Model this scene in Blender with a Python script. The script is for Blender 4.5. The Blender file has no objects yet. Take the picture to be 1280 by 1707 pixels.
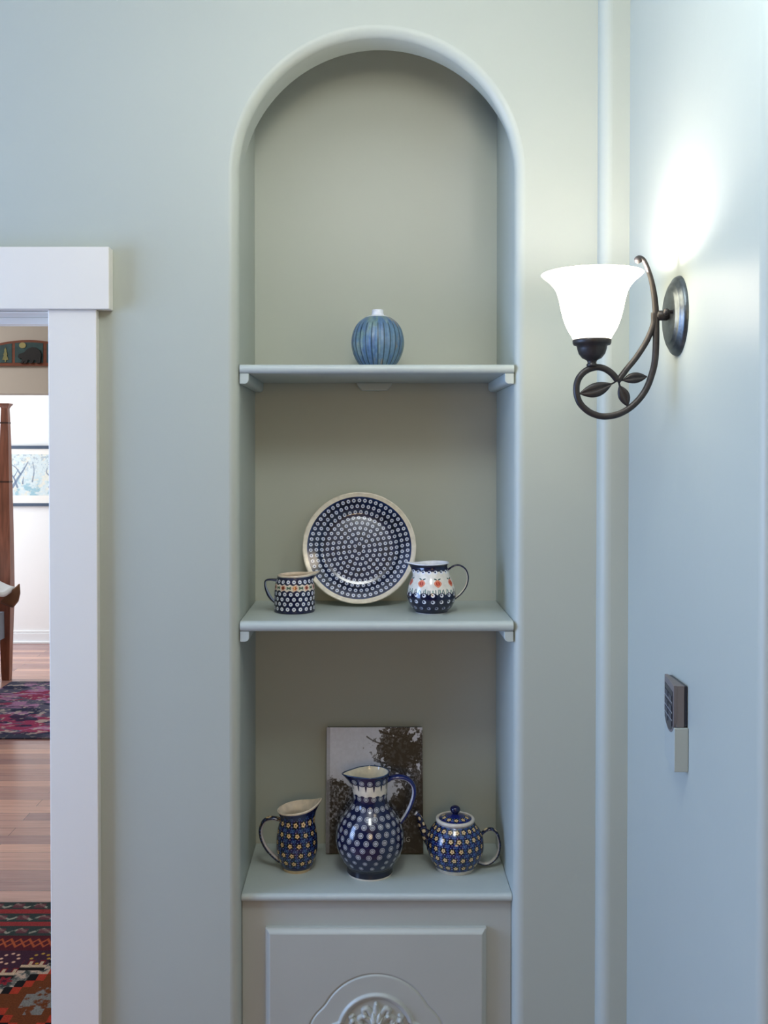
import bpy, bmesh, math, random
import numpy as np
from mathutils import Vector
from mathutils.geometry import tessellate_polygon
random.seed(7); rng = np.random.default_rng(11)
sc = bpy.context.scene
C = sc.collection

# ------------------------------------------------------------------ camera
F = 1620.0; X0 = 615.0; Y0 = 755.0; TH = math.radians(0.8); D = 2.0; H = 1.60
YP = Y0 + F*math.tan(TH)
cd = bpy.data.cameras.new('camera'); cam = bpy.data.objects.new('camera', cd); C.objects.link(cam)
cam.location = (0, -D, H); cam.rotation_euler = (math.pi/2-TH, 0, 0)
cd.sensor_fit = 'VERTICAL'; cd.sensor_height = 36; cd.lens = F*36/1707
cd.shift_x = (640-X0)/1707; cd.shift_y = (YP-853.5)/1707
cd.clip_start = .05; cd.clip_end = 60
sc.camera = cam

def ray(px, py):
    a = (px-X0)/F; b = -(py-YP)/F
    return (a, math.cos(TH)+b*math.sin(TH), -math.sin(TH)+b*math.cos(TH))
def P(px, py, Y):
    d = ray(px, py); t = (Y+D)/d[1]
    return Vector((d[0]*t, Y, H+d[2]*t))
def on_z(px, py, z):
    d = ray(px, py); t = (z-H)/d[2]
    return Vector((d[0]*t, -D+d[1]*t, z))
def on_x(px, py, x):
    d = ray(px, py); t = x/d[0]
    return Vector((x, -D+d[1]*t, H+d[2]*t))
def proj(x, y, z):
    dy = y+D; dz = z-H
    dep = dy*math.cos(TH)-dz*math.sin(TH); up = dy*math.sin(TH)+dz*math.cos(TH)
    return X0+F*x/dep, YP-F*up/dep

# ------------------------------------------------------------------ light
def area(name, loc, target, sx, sy, power, col):
    l = bpy.data.lights.new(name, 'AREA'); l.shape = 'RECTANGLE'; l.size = sx; l.size_y = sy
    l.energy = power; l.color = col
    o = bpy.data.objects.new(name, l); C.objects.link(o); o.location = loc
    o.rotation_euler = (Vector(target)-Vector(loc)).to_track_quat('-Z', 'Y').to_euler()
    return o
w = bpy.data.worlds.new('world'); sc.world = w; w.use_nodes = True
w.node_tree.nodes['Background'].inputs[0].default_value = (.75, .85, 1, 1)
w.node_tree.nodes['Background'].inputs[1].default_value = .1
sc.view_settings.view_transform = 'Standard'; sc.view_settings.look = 'None'
sc.view_settings.gamma = 1; sc.view_settings.use_curve_mapping = False
sc.view_settings.exposure = 0.0
area('hall_window_light', (-2.33, -.75, 1.5), (.5, -.75, 1.4), 1.3, 1.36, 70, (.37, .555, 1))
pl_ = bpy.data.lights.new('hall_added_light', 'POINT'); pl_.energy = 20.5; pl_.color = (.93, .97, .95); pl_.shadow_soft_size = .16  # added overhead light with no fixture, height set for the arch shadow
po_ = bpy.data.objects.new('hall_added_light', pl_); C.objects.link(po_); po_.location = (.0, -1.0, 2.42)
area('hall_far_lamp', (.2, -4.5, 1.9), (0, 0, 1.9), .8, .8, 17, (1, .66, .28))
area('bedroom_window_light', (-4.75, 5.0, 1.5), (-3, 5.3, 1.2), 1.5, 1.6, 100, (.88, .95, 1))
area('passage_fill_light', (-2.6, 1.7, 2.6), (-2.6, 1.7, 0), 1.0, 1.0, 24, (1, .95, .94))  # added fill that brightens the wall over the far opening, no fixture

# ------------------------------------------------------------------ materials
def s2l(c):
    c = np.asarray(c, dtype=float)/255.0
    return np.where(c <= .04045, c/12.92, ((c+.055)/1.055)**2.4)
def mat(name, col, rough=.5, metal=0, bump=0, bscale=60, var=0, vscale=4, spec=.5, coat=0, stretch=(1, 1, 1)):
    m = bpy.data.materials.new(name); m.use_nodes = True; n = m.node_tree.nodes; L = m.node_tree.links
    b = n['Principled BSDF']; b.inputs['Roughness'].default_value = rough; b.inputs['Metallic'].default_value = metal
    b.inputs['Specular IOR Level'].default_value = spec; b.inputs['Coat Weight'].default_value = coat
    base = tuple(s2l(col))+(1,)
    b.inputs['Base Color'].default_value = base
    tc = n.new('ShaderNodeTexCoord'); mp = n.new('ShaderNodeMapping'); mp.inputs['Scale'].default_value = stretch
    L.new(tc.outputs['Object'], mp.inputs[0])
    if var:
        nz = n.new('ShaderNodeTexNoise'); nz.inputs['Scale'].default_value = vscale; nz.inputs['Detail'].default_value = 5
        L.new(mp.outputs[0], nz.inputs['Vector'])
        r = n.new('ShaderNodeValToRGB'); e = r.color_ramp.elements
        e[0].position = .3; e[1].position = .7
        e[0].color = tuple(x*(1-var) for x in base[:3])+(1,); e[1].color = tuple(min(1, x*(1+var)) for x in base[:3])+(1,)
        L.new(nz.outputs[0], r.inputs[0]); L.new(r.outputs[0], b.inputs['Base Color'])
    if bump:
        nb = n.new('ShaderNodeTexNoise'); nb.inputs['Scale'].default_value = bscale; nb.inputs['Detail'].default_value = 4
        L.new(mp.outputs[0], nb.inputs['Vector'])
        bp = n.new('ShaderNodeBump'); bp.inputs['Strength'].default_value = bump; bp.inputs['Distance'].default_value = .002
        L.new(nb.outputs[0], bp.inputs['Height']); L.new(bp.outputs[0], b.inputs['Normal'])
    return m
def vcmat(name, rough=.15, coat=.3, var=.12, vscale=60, bump=0, bscale=300, spec=.5):
    m = bpy.data.materials.new(name); m.use_nodes = True; n = m.node_tree.nodes; L = m.node_tree.links
    b = n['Principled BSDF']; b.inputs['Roughness'].default_value = rough; b.inputs['Coat Weight'].default_value = coat
    b.inputs['Coat Roughness'].default_value = .08; b.inputs['Specular IOR Level'].default_value = spec
    at = n.new('ShaderNodeAttribute'); at.attribute_name = 'Col'
    tc = n.new('ShaderNodeTexCoord'); nz = n.new('ShaderNodeTexNoise'); nz.inputs['Scale'].default_value = vscale
    L.new(tc.outputs['Object'], nz.inputs['Vector'])
    mr = n.new('ShaderNodeMapRange'); mr.inputs[1].default_value = .3; mr.inputs[2].default_value = .7
    mr.inputs[3].default_value = 1-var; mr.inputs[4].default_value = 1+var
    L.new(nz.outputs[0], mr.inputs[0])
    mx = n.new('ShaderNodeVectorMath'); mx.operation = 'SCALE'
    L.new(at.outputs['Color'], mx.inputs[0]); L.new(mr.outputs[0], mx.inputs['Scale']); L.new(mx.outputs[0], b.inputs['Base Color'])
    if bump:
        nb = n.new('ShaderNodeTexNoise'); nb.inputs['Scale'].default_value = bscale
        L.new(tc.outputs['Object'], nb.inputs['Vector'])
        bp = n.new('ShaderNodeBump'); bp.inputs['Strength'].default_value = bump; bp.inputs['Distance'].default_value = .002
        L.new(nb.outputs[0], bp.inputs['Height']); L.new(bp.outputs[0], b.inputs['Normal'])
    return m
WALLC = (176, 183, 172)
M = dict(
    wall=mat('sage_wall_paint', WALLC, .42, bump=.10, bscale=45, var=.018, vscale=2.2, spec=.35),
    shelf=mat('sage_shelf_paint', (180, 190, 184), .38, bump=.12, bscale=30, var=.03, vscale=9, spec=.4),
    cabinet=mat('cabinet_paint', (177, 182, 172), .4, bump=.06, bscale=40, var=.02, vscale=6),
    trim=mat('white_trim_paint', (226, 222, 209), .35, bump=.05, bscale=25, var=.01, vscale=3),
    ceil=mat('ceiling_paint', (235, 235, 232), .8),
    bedwall=mat('bedroom_wall_paint', (236, 236, 238), .6),
    headwall=mat('cream_wall_paint', (214, 208, 196), .6),
    bronze=mat('dark_bronze', (52, 50, 50), .42, metal=.35, bump=.15, bscale=200, var=.25, vscale=90),
    plate_metal=mat('brushed_bronze', (88, 96, 100), .36, metal=.85, var=.3, vscale=60, bump=.1, bscale=250),
    redwood=mat('red_brown_wood', (134, 82, 64), .3, var=.35, vscale=9, stretch=(6, 6, .6)),
    darkwood=mat('dark_wood', (64, 32, 22), .35, var=.3, vscale=9, stretch=(6, 6, .6)),
    bedspread=mat('white_quilt', (225, 230, 236), .8, bump=.5, bscale=60),
    quiltback=mat('brown_quilt_lining', (120, 84, 62), .8, bump=.4, bscale=80, var=.15),
    ruffle=mat('grey_bed_skirt', (140, 150, 168), .9, bump=.4, bscale=40),
    slate=mat('slate_frame', (70, 84, 104), .4, var=.1, vscale=30),
    matboard=mat('mat_board', (236, 232, 228), .8),
    glaze=vcmat('glazed_pottery', .14, .35, .10, 90),
    rug=vcmat('rug_pile', .95, 0, .25, 260, bump=.8, bscale=500, spec=.1),
    print=vcmat('printed_cover', .4, .0, .05, 120),
    canvas=vcmat('painted_picture', .6, 0, .05, 60),
    matte_glaze=vcmat('matte_vase_glaze', .38, .05, .12, 130, bump=.2, bscale=300),
    pages=mat('page_block', (210, 208, 200), .8, bump=.2, bscale=400, stretch=(1, 60, 1)),
    remote=mat('grey_plastic', (112, 106, 104), .45, bump=.05, bscale=300),
    remote_dark=mat('dark_plastic', (34, 36, 46), .35),
    remote_line=mat('silver_print', (150, 156, 164), .4),
    black=mat('black_paint', (18, 18, 20), .5), teal=mat('teal_paint', (52, 84, 86), .6, var=.2, vscale=40),
    moon=mat('moon_paint', (176, 168, 110), .6), tree=mat('tree_paint', (142, 140, 88), .6, var=.15, vscale=60),
    plaquewood=mat('plaque_wood', (126, 66, 38), .5, var=.2, vscale=20, stretch=(1, 5, 5)),
    letter=mat('pale_lettering', (150, 150, 150), .5), gap=mat('dark_gap', (20, 20, 18), .9),
)
# lit glass of the lamp shade
m = bpy.data.materials.new('lit_frosted_glass'); m.use_nodes = True
b = m.node_tree.nodes['Principled BSDF']; b.inputs['Base Color'].default_value = (.9, .88, .82, 1); b.inputs['Roughness'].default_value = .3
b.inputs['Emission Color'].default_value = (1, .86, .64, 1); b.inputs['Emission Strength'].default_value = 8
M['shade'] = m
# floor boards
m = bpy.data.materials.new('floor_boards'); m.use_nodes = True; n = m.node_tree.nodes; L = m.node_tree.links
b = n['Principled BSDF']; b.inputs['Roughness'].default_value = .22
tc = n.new('ShaderNodeTexCoord'); br = n.new('ShaderNodeTexBrick'); br.offset = .37; br.inputs['Scale'].default_value = 1
br.inputs['Brick Width'].default_value = 1.1; br.inputs['Row Height'].default_value = .085; br.inputs['Mortar Size'].default_value = .0012
br.inputs['Color1'].default_value = tuple(s2l((204, 158, 140)))+(1,); br.inputs['Color2'].default_value = tuple(s2l((140, 104, 104)))+(1,)
br.inputs['Mortar'].default_value = tuple(s2l((70, 44, 36)))+(1,); br.inputs['Bias'].default_value = -.1
L.new(tc.outputs['Object'], br.inputs['Vector'])
mp = n.new('ShaderNodeMapping'); mp.inputs['Scale'].default_value = (1.2, 22, 1); L.new(tc.outputs['Object'], mp.inputs[0])
nz = n.new('ShaderNodeTexNoise'); nz.inputs['Scale'].default_value = 3; nz.inputs['Detail'].default_value = 6; L.new(mp.outputs[0], nz.inputs['Vector'])
mr = n.new('ShaderNodeMapRange'); mr.inputs[3].default_value = .6; mr.inputs[4].default_value = 1.4; L.new(nz.outputs[0], mr.inputs[0])
mx = n.new('ShaderNodeVectorMath'); mx.operation = 'SCALE'; L.new(br.outputs['Color'], mx.inputs[0]); L.new(mr.outputs[0], mx.inputs['Scale'])
L.new(mx.outputs[0], b.inputs['Base Color']); M['floor'] = m

# ------------------------------------------------------------------ mesh helpers
def mesh_obj(name, verts, faces, material, parent=None, smooth=False, auto=None):
    me = bpy.data.meshes.new(name); me.from_pydata([tuple(v) for v in verts], [], faces); me.update()
    o = bpy.data.objects.new(name, me); C.objects.link(o)
    if material: me.materials.append(material)
    bm = bmesh.new(); bm.from_mesh(me); bmesh.ops.recalc_face_normals(bm, faces=bm.faces); bm.to_mesh(me); bm.free()
    if smooth:
        me.polygons.foreach_set('use_smooth', [True]*len(me.polygons))
        if auto: me.set_sharp_from_angle(angle=math.radians(auto))
    if parent: adopt(o, parent)
    return o
def adopt(o, parent):
    o.parent = parent
    bpy.context.view_layer.update()
    o.matrix_parent_inverse = parent.matrix_world.inverted()
def thing(name, label, cat, loc, group=None):
    o = bpy.data.objects.new(name, None); C.objects.link(o); o.location = loc; o.empty_display_size = .05
    o['label'] = label; o['category'] = cat
    if group: o['group'] = group
    return o
def tag(o, label, cat, group=None):
    o['label'] = label; o['category'] = cat
    if group: o['group'] = group
    return o
def struct(o): o['kind'] = 'structure'; return o
class MB:
    def __init__(s): s.v = []; s.f = []; s.sm = []
    def add(s, vs, fs, smooth=False):
        k = len(s.v); s.v += [tuple(v) for v in vs]; s.f += [tuple(i+k for i in f) for f in fs]; s.sm += [smooth]*len(fs); return s
    def box(s, x0, x1, y0, y1, z0, z1):
        v = [(x, y, z) for x in (x0, x1) for y in (y0, y1) for z in (z0, z1)]
        return s.add(v, [(0, 1, 3, 2), (4, 6, 7, 5), (0, 4, 5, 1), (2, 3, 7, 6), (0, 2, 6, 4), (1, 5, 7, 3)])
    def build(s, name, material, parent=None, bevel=0, seg=3, recalc=True):
        me = bpy.data.meshes.new(name); me.from_pydata(s.v, [], s.f); me.update()
        o = bpy.data.objects.new(name, me); C.objects.link(o); me.materials.append(material)
        if recalc:
            bm = bmesh.new(); bm.from_mesh(me); bmesh.ops.recalc_face_normals(bm, faces=bm.faces); bm.to_mesh(me); bm.free()
        me.polygons.foreach_set('use_smooth', s.sm)
        if bevel:
            md = o.modifiers.new('bevel', 'BEVEL'); md.width = bevel; md.segments = seg; md.limit_method = 'ANGLE'
            me.polygons.foreach_set('use_smooth', [True]*len(me.polygons)); me.set_sharp_from_angle(angle=math.radians(35))
            md.harden_normals = True
        if parent: adopt(o, parent)
        return o
def grid(name, V, col, material, parent=None, closed=False, flip=False, caps=False):
    """V: (nv, nu, 3) array of points, col: (nv, nu, 3) linear colours or None"""
    nv, nu = V.shape[:2]
    i = np.arange(nv-1)[:, None]; j = np.arange(nu if closed else nu-1)[None, :]; j2 = (j+1) % nu
    q = np.stack([i*nu+j, i*nu+j2, (i+1)*nu+j2, (i+1)*nu+j], -1).reshape(-1, 4)
    if flip: q = q[:, ::-1]
    me = bpy.data.meshes.new(name); me.vertices.add(nv*nu); me.vertices.foreach_set('co', V.reshape(-1).astype(np.float32))
    nf = len(q); me.loops.add(nf*4); me.loops.foreach_set('vertex_index', q.reshape(-1).astype(np.int32))
    me.polygons.add(nf); me.polygons.foreach_set('loop_start', (np.arange(nf)*4).astype(np.int32))
    me.polygons.foreach_set('loop_total', np.full(nf, 4, dtype=np.int32))
    me.update(calc_edges=True); me.validate()
    me.polygons.foreach_set('use_smooth', [True]*len(me.polygons))
    if col is not None:
        a = me.color_attributes.new('Col', 'FLOAT_COLOR', 'POINT')
        a.data.foreach_set('color', np.concatenate([col, np.ones(col.shape[:2]+(1,))], -1).reshape(-1).astype(np.float32))
    me.materials.append(material); o = bpy.data.objects.new(name, me); C.objects.link(o)
    if parent: adopt(o, parent)
    return o
def spline(pts, n):
    """Catmull-Rom through pts (k,d) resampled to n points"""
    p = np.asarray(pts, float); p = np.vstack([2*p[0]-p[1], p, 2*p[-1]-p[-2]])
    k = len(p)-3; t = np.linspace(0, k, n); i = np.minimum(t.astype(int), k-1); f = (t-i)[:, None]
    a, b, c, d = p[i], p[i+1], p[i+2], p[i+3]
    return .5*((2*b)+(c-a)*f+(2*a-5*b+4*c-d)*f**2+(3*b-a-3*c+d)*f**3)
def arcspline(pts, n):
    q = spline(pts, 1200); s = np.concatenate([[0], np.cumsum(np.linalg.norm(np.diff(q, axis=0), axis=1))])
    t = np.linspace(0, s[-1], n); return np.stack([np.interp(t, s, q[:, k]) for k in range(q.shape[1])], 1)
def sm(a, b, x): t = np.clip((x-a)/(b-a), 0, 1); return t*t*(3-2*t)
def mix(c, d, m):
    m = np.asarray(m, float); m = np.broadcast_to(m, c.shape[:-1]); return c*(1-m[..., None])+np.asarray(d)*m[..., None]
def noise2(x, y, seed=0):
    r = np.random.default_rng(seed).random((256, 256)); xi = np.floor(x).astype(int); yi = np.floor(y).astype(int)
    fx = x-xi; fy = y-yi; fx = fx*fx*(3-2*fx); fy = fy*fy*(3-2*fy); g = lambda a, b: r[a % 256, b % 256]
    return (g(xi, yi)*(1-fx)+g(xi+1, yi)*fx)*(1-fy)+(g(xi, yi+1)*(1-fx)+g(xi+1, yi+1)*fx)*fy
def fbm(x, y, seed=0, o=4):
    s = 0; a = .5; t = 0
    for k in range(o): s = s+a*noise2(x*2**k, y*2**k, seed+k); t += a; a *= .55
    return s/t
def sweep(name, pts, a, b, material, parent=None, n=80, nu=24, Y=0, colf=None, crease=0, ybend=None, axis=None, rot=0):
    """tube along a path in the XZ plane; a = half width in the plane, b = half width across it"""
    p = arcspline(pts, n); t = np.linspace(0, 1, n); Y = float(Y)
    aa = np.zeros(n)+(a(t) if callable(a) else a); bb = np.zeros(n)+(b(t) if callable(b) else b)
    T = np.gradient(p, axis=0); T /= np.linalg.norm(T, axis=1)[:, None]; N = np.stack([-T[:, 1], T[:, 0]], 1)
    ph = np.linspace(0, 2*math.pi, nu, endpoint=False)
    c = np.cos(ph)[None]; s = np.sin(ph)[None]
    sb = bb[:, None]*s*(1-crease*np.exp(-(c/.22)**2))
    V = np.zeros((n, nu, 3)); V[..., 0] = p[:, 0][:, None]+N[:, 0][:, None]*aa[:, None]*c
    V[..., 2] = p[:, 1][:, None]+N[:, 1][:, None]*aa[:, None]*c
    V[..., 1] = Y+sb+(0 if ybend is None else ybend(t)[:, None])
    e0 = np.repeat(V[:1].mean(1, keepdims=True), nu, 1); e1 = np.repeat(V[-1:].mean(1, keepdims=True), nu, 1)
    V = np.concatenate([e0, V, e1]); t2 = np.concatenate([[0], t, [1]])
    if rot and axis is not None:
        x = V[..., 0]-axis[0]; y = V[..., 1]-axis[1]; V[..., 0] = axis[0]+x*math.cos(rot)-y*math.sin(rot); V[..., 1] = axis[1]+x*math.sin(rot)+y*math.cos(rot)
    col = colf(t2[:, None]+0*ph[None], ph[None]+0*t2[:, None]) if colf else None
    L_ = np.linalg.norm(np.diff(p, axis=0), axis=1).sum()
    return grid(name, V, col, material, parent, closed=True, flip=False)
def lathe_simple(name, prof, c, material, parent=None, nu=64, axis='z', scale=(1, 1)):
    """prof (r, h) about the point c along z or along -x"""
    p = np.asarray(prof, float); ph = np.linspace(0, 2*math.pi, nu, endpoint=False)
    V = np.zeros((len(p), nu, 3)); r = p[:, 0][:, None]; h = p[:, 1][:, None]+0*ph[None]
    if axis == 'z':
        V[..., 0] = c[0]+r*np.sin(ph)*scale[0]; V[..., 1] = c[1]-r*np.cos(ph)*scale[1]; V[..., 2] = c[2]+h; fl = False
    else:
        V[..., 0] = c[0]-h; V[..., 1] = c[1]+r*np.cos(ph)*scale[0]; V[..., 2] = c[2]+r*np.sin(ph)*scale[1]; fl = True
    return grid(name, V, None, material, parent, closed=True, flip=fl)

# ------------------------------------------------------------------ room shell
RX = .525                                   # right hand wall
nl = P(398, 900, 0).x; nr = P(858, 900, 0).x; ncx = (nl+nr)/2; nhw = (nr-nl)/2
arch_cz = P(628, 290, 0).z; ND = .29; BR = .02; TOPZ = arch_cz+nhw
ARCHD = .10; czb = P(634, 316, ARCHD).z; RB = 230*(2+ARCHD)/F
def back_arc(pts):
    m = [(x, z) for x, z in pts]; zz = lambda x: czb+math.sqrt(max(.0004, RB**2-(x-.0235)**2))
    return [m[0]]+[(x, zz(x)) for x, z in m[1:-1]]+[m[-1]]
HC = 2.75
def outline(off=0, zb=0.0, n=64):
    r = nhw+off; pts = [(ncx-r, zb), (ncx-r, arch_cz)]
    pts += [(ncx-r*math.cos(a), arch_cz+r*math.sin(a)) for a in np.linspace(0, math.pi, n)[1:-1]]
    return pts+[(ncx+r, arch_cz), (ncx+r, zb)]
dR = P(91, 1100, 0).x; dTop = P(60, 519, 0).z; dL = dR-.80
XMIN = -2.4; STEPX = P(994, 850, 0).x
wb = MB()
poly = [(XMIN, 0), (dL, 0), (dL, dTop), (dR, dTop), (dR, 0)]+outline(BR)+[(STEPX, 0), (STEPX, HC), (XMIN, HC)]
v3 = [Vector((x, 0, z)) for x, z in poly]
wb.add(v3, [tuple(t) for t in tessellate_polygon([v3])])
# rounded edge of the opening, then the arch soffit and the jambs
rings = [outline(BR*(1-math.sin(a))) for a in np.linspace(0, math.pi/2, 9)]
ys = [BR*(1-math.cos(a)) for a in np.linspace(0, math.pi/2, 9)]
rings.append(back_arc(outline(0))); ys.append(ARCHD)
vs = [(x, y, z) for r, y in zip(rings, ys) for x, z in r]; N_ = len(rings[0])
wb.add(vs, [(i*N_+j, i*N_+j+1, (i+1)*N_+j+1, (i+1)*N_+j) for i in range(len(rings)-1) for j in range(N_-1)], True)
# back of the arch plate (faces into the niche)
zt = 2.62; ol = back_arc(outline(0)); x0n, x1n = ncx-nhw, ncx+nhw
bp_ = ol[1:-1]+[(x1n, zt), (x0n, zt)]
v3 = [Vector((x, ARCHD, z)) for x, z in bp_]
wb.add(v3, [tuple(t) for t in tessellate_polygon([v3])])
for X in (x0n, x1n): wb.add([(X, ARCHD, 0), (X, ND, 0), (X, ND, zt), (X, ARCHD, zt)], [(0, 1, 2, 3)])
wb.add([(x0n, ND, 0), (x1n, ND, 0), (x1n, ND, zt), (x0n, ND, zt)], [(0, 1, 2, 3)])
wb.add([(x0n, ARCHD, zt), (x1n, ARCHD, zt), (x1n, ND, zt), (x0n, ND, zt)], [(0, 1, 2, 3)])
# step beside the corner, rounded edge
SP = .035; rr = .022
pr = [(STEPX, 0), (STEPX, -(SP-rr))]+[(STEPX+rr*(1-math.cos(a)), -(SP-rr)-rr*math.sin(a)) for a in np.linspace(0, math.pi/2, 9)[1:]]
wb.add([(x, y, z) for x, y in pr for z in (0, HC)], [(2*i, 2*i+1, 2*i+3, 2*i+2) for i in range(len(pr)-1)], True)
wb.add([(STEPX+rr, -SP, 0), (RX, -SP, 0), (RX, -SP, HC), (STEPX+rr, -SP, HC)], [(0, 1, 2, 3)])
# back side of the wall towards the next room
WT = .17
polyb = [(XMIN-2.4, 0), (dL, 0), (dL, dTop), (dR, dTop), (dR, 0), (dR+.02, 0), (dR+.02, HC), (XMIN-2.4, HC)]
v3 = [Vector((x, WT, z)) for x, z in polyb]; wb.add(v3, [tuple(t) for t in tessellate_polygon([v3])])
struct(wb.build('wall_back', M['wall'], recalc=False))
# right wall with its rounded free end
ye = on_x(1263, 850, RX).y; r2 = .018
pr = [(RX, -SP), (RX, ye)]+[(RX+r2*(1-math.cos(a)), ye-r2*math.sin(a)) for a in np.linspace(0, math.pi/2, 9)[1:]]
wr = MB(); wr.add([(x, y, z) for x, y in pr[1:] for z in (0, HC)], [(2*i, 2*i+1, 2*i+3, 2*i+2) for i in range(len(pr)-2)], True)
wr.add([(RX, -SP, 0), (RX, ye, 0), (RX, ye, HC), (RX, -SP, HC)], [(0, 1, 2, 3)])
wr.add([(RX+r2, ye-r2, 0), (1.7, ye-r2, 0), (1.7, ye-r2, HC), (RX+r2, ye-r2, HC)], [(0, 1, 2, 3)])
struct(wr.build('wall_right', M['wall'], recalc=False))
# hall side wall with a window, far side, ceiling and floor
wl = MB(); wy0, wy1, wz0, wz1 = -1.45, -.05, .8, 2.2
wl.box(XMIN-.12, XMIN, -7.2, wy0, 0, HC); wl.box(XMIN-.12, XMIN, wy1, 0, 0, HC)
wl.box(XMIN-.12, XMIN, wy0, wy1, 0, wz0); wl.box(XMIN-.12, XMIN, wy0, wy1, wz1, HC)
struct(wl.build('wall_left', M['wall']))
struct(MB().box(XMIN-.1, 1.8, -7.3, -7.2, 0, HC).build('wall_front', M['wall']))
struct(MB().box(1.7, 1.8, -7.2, ye-r2, 0, HC).build('wall_side', M['wall']))
struct(MB().box(-5.2, 1.8, -7.3, 6.4, -.05, 0).build('floor', M['floor']))
struct(MB().box(-5.2, 1.8, -7.3, 6.4, HC, HC+.05).build('ceiling', M['ceil']))
# next rooms
HY = 2.7; FY = 6.15
hz = P(50, 656, HY).z
hw = MB(); hw.box(-4.9, -.64, HY, HY+.14, hz, HC); hw.box(-1.15, -.64, HY, HY+.14, 0, hz); struct(hw.build('wall_middle', M['headwall']))
struct(MB().box(-5.0, -1.1, FY, FY+.1, 0, HC).build('wall_far', M['bedwall']))
wq = MB(); wq.box(-5.0, -4.9, WT, 4.1, 0, HC); wq.box(-5.0, -4.9, 5.9, FY, 0, HC); wq.box(-5.0, -4.9, 4.1, 5.9, 0, .7); wq.box(-5.0, -4.9, 4.1, 5.9, 2.3, HC)
struct(wq.build('wall_bedroom', M['bedwall']))
wp = MB(); wp.box(-.64, -.5, WT, HY, 0, HC); wp.box(-1.15, -1.1, HY+.14, FY, 0, HC); struct(wp.build('wall_passage', M['headwall']))
bb = MB(); z1 = P(60, 1051, FY).z
bb.box(-4.9, -1.15, FY-.015, FY, 0, z1-.02); bb.box(-4.9, -1.15, FY-.01, FY, z1-.02, z1); bb.box(-4.9, -1.15, FY-.028, FY-.015, 0, .02)
struct(bb.build('baseboard_far', mat('bedroom_trim_paint', (232, 234, 238), .4), bevel=.004))
# window of the hall: frame and sashes (out of the frame of the picture)
wf = MB()
for a, b_ in ((wy0, wy0+.06), (wy1-.06, wy1), ((wy0+wy1)/2-.02, (wy0+wy1)/2+.02)): wf.box(XMIN-.10, XMIN-.04, a, b_, wz0, wz1)
wf.box(XMIN-.10, XMIN-.04, wy0, wy1, wz0, wz0+.06); wf.box(XMIN-.10, XMIN-.04, wy0, wy1, wz1-.06, wz1)
struct(wf.build('window_1', M['trim']))
# door casing, jambs and stops
c0 = P(163, 1100, -.02).x; ct = P(100, 411, -.03).z; cb = P(100, 515, -.03).z; ce = P(182, 460, -.03).x
cs = MB(); cs.box(dR-.004, c0, -.02, 0, 0, cb); cs.box(dL-.09, dL+.004, -.02, 0, 0, cb)
tr = struct(cs.build('trim_1', M['trim'], bevel=.002))
hd = MB(); hd.box(dL-.11, ce, -.03, 0, cb, ct); struct(hd.build('trim_2', M['trim'], bevel=.002))
jb = MB(); jb.box(dR-.004, dR+.016, 0, WT, 0, dTop); jb.box(dL-.016, dL+.004, 0, WT, 0, dTop); jb.box(dL, dR, 0, WT, dTop-.004, dTop+.016)
jb.box(dL, dR, .06, .10, dTop-.018, dTop-.004); struct(jb.build('door_1', M['trim'], bevel=.0015))

# ------------------------------------------------------------------ shelves and cabinet
def board(mb, x0, x1, yf, yb, zt, th, r=None):
    r = r or th/2; n = 10
    prof = [(yb, zt), (yf+r, zt)]+[(yf+r-r*math.sin(a), zt-th/2+(th/2)*math.cos(a)) for a in np.linspace(0, math.pi, n)[1:-1]]+[(yf+r, zt-th), (yb, zt-th)]
    k = len(prof); vs = [(x, y, z) for x in (x0, x1) for y, z in prof]
    mb.add(vs, [(i, i+1, k+i+1, k+i) for i in range(1, k-2)], True)
    vs2 = [(x, y, z) for x in (x0, x1) for y, z in prof]
    mb.add(vs2, [(0, 1, k+1, k), (k-2, k-1, 2*k-1, 2*k-2), (k-1, 0, k, 2*k-1), tuple(range(k)), tuple(range(2*k-1, k-1, -1))])
def cleat_side(x0, x1, zt, h, yf, yb, name, par, inner):
    # rounded lower inner corner
    pts = [(x0, zt), (x1, zt)]; r = .009
    if inner > 0: pr = [(x0, zt), (x1, zt), (x1, zt-h+r)]+[(x1-r+r*math.cos(a), zt-h+r-r*math.sin(a)) for a in np.linspace(0, math.pi/2, 6)[1:]]+[(x0, zt-h)]
    else: pr = [(x1, zt), (x0, zt), (x0, zt-h+r)]+[(x0+r-r*math.cos(a), zt-h+r-r*math.sin(a)) for a in np.linspace(0, math.pi/2, 6)[1:]]+[(x1, zt-h)]
    k = len(pr); mb = MB(); mb.add([(x, y, z) for y in (yf, yb) for x, z in pr], [tuple(range(k)), tuple(range(2*k-1, k-1, -1))]+[(i, (i+1) % k, k+(i+1) % k, k+i) for i in range(k)])
    return mb.build(name, M['shelf'], par, bevel=.0015)
def cleat_back(xc, w_, zt, h, name, par):
    pr = [(xc-w_/2, zt), (xc+w_/2, zt), (xc+w_/2-.004, zt-h*.45), (xc+w_/2-.014, zt-h), (xc-w_/2+.014, zt-h), (xc-w_/2+.004, zt-h*.45)]
    k = len(pr); mb = MB(); mb.add([(x, y, z) for y in (ND-.018, ND-.001) for x, z in pr], [tuple(range(k)), tuple(range(2*k-1, k-1, -1))]+[(i, (i+1) % k, k+(i+1) % k, k+i) for i in range(k)])
    return mb.build(name, M['shelf'], par, bevel=.002)
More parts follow.
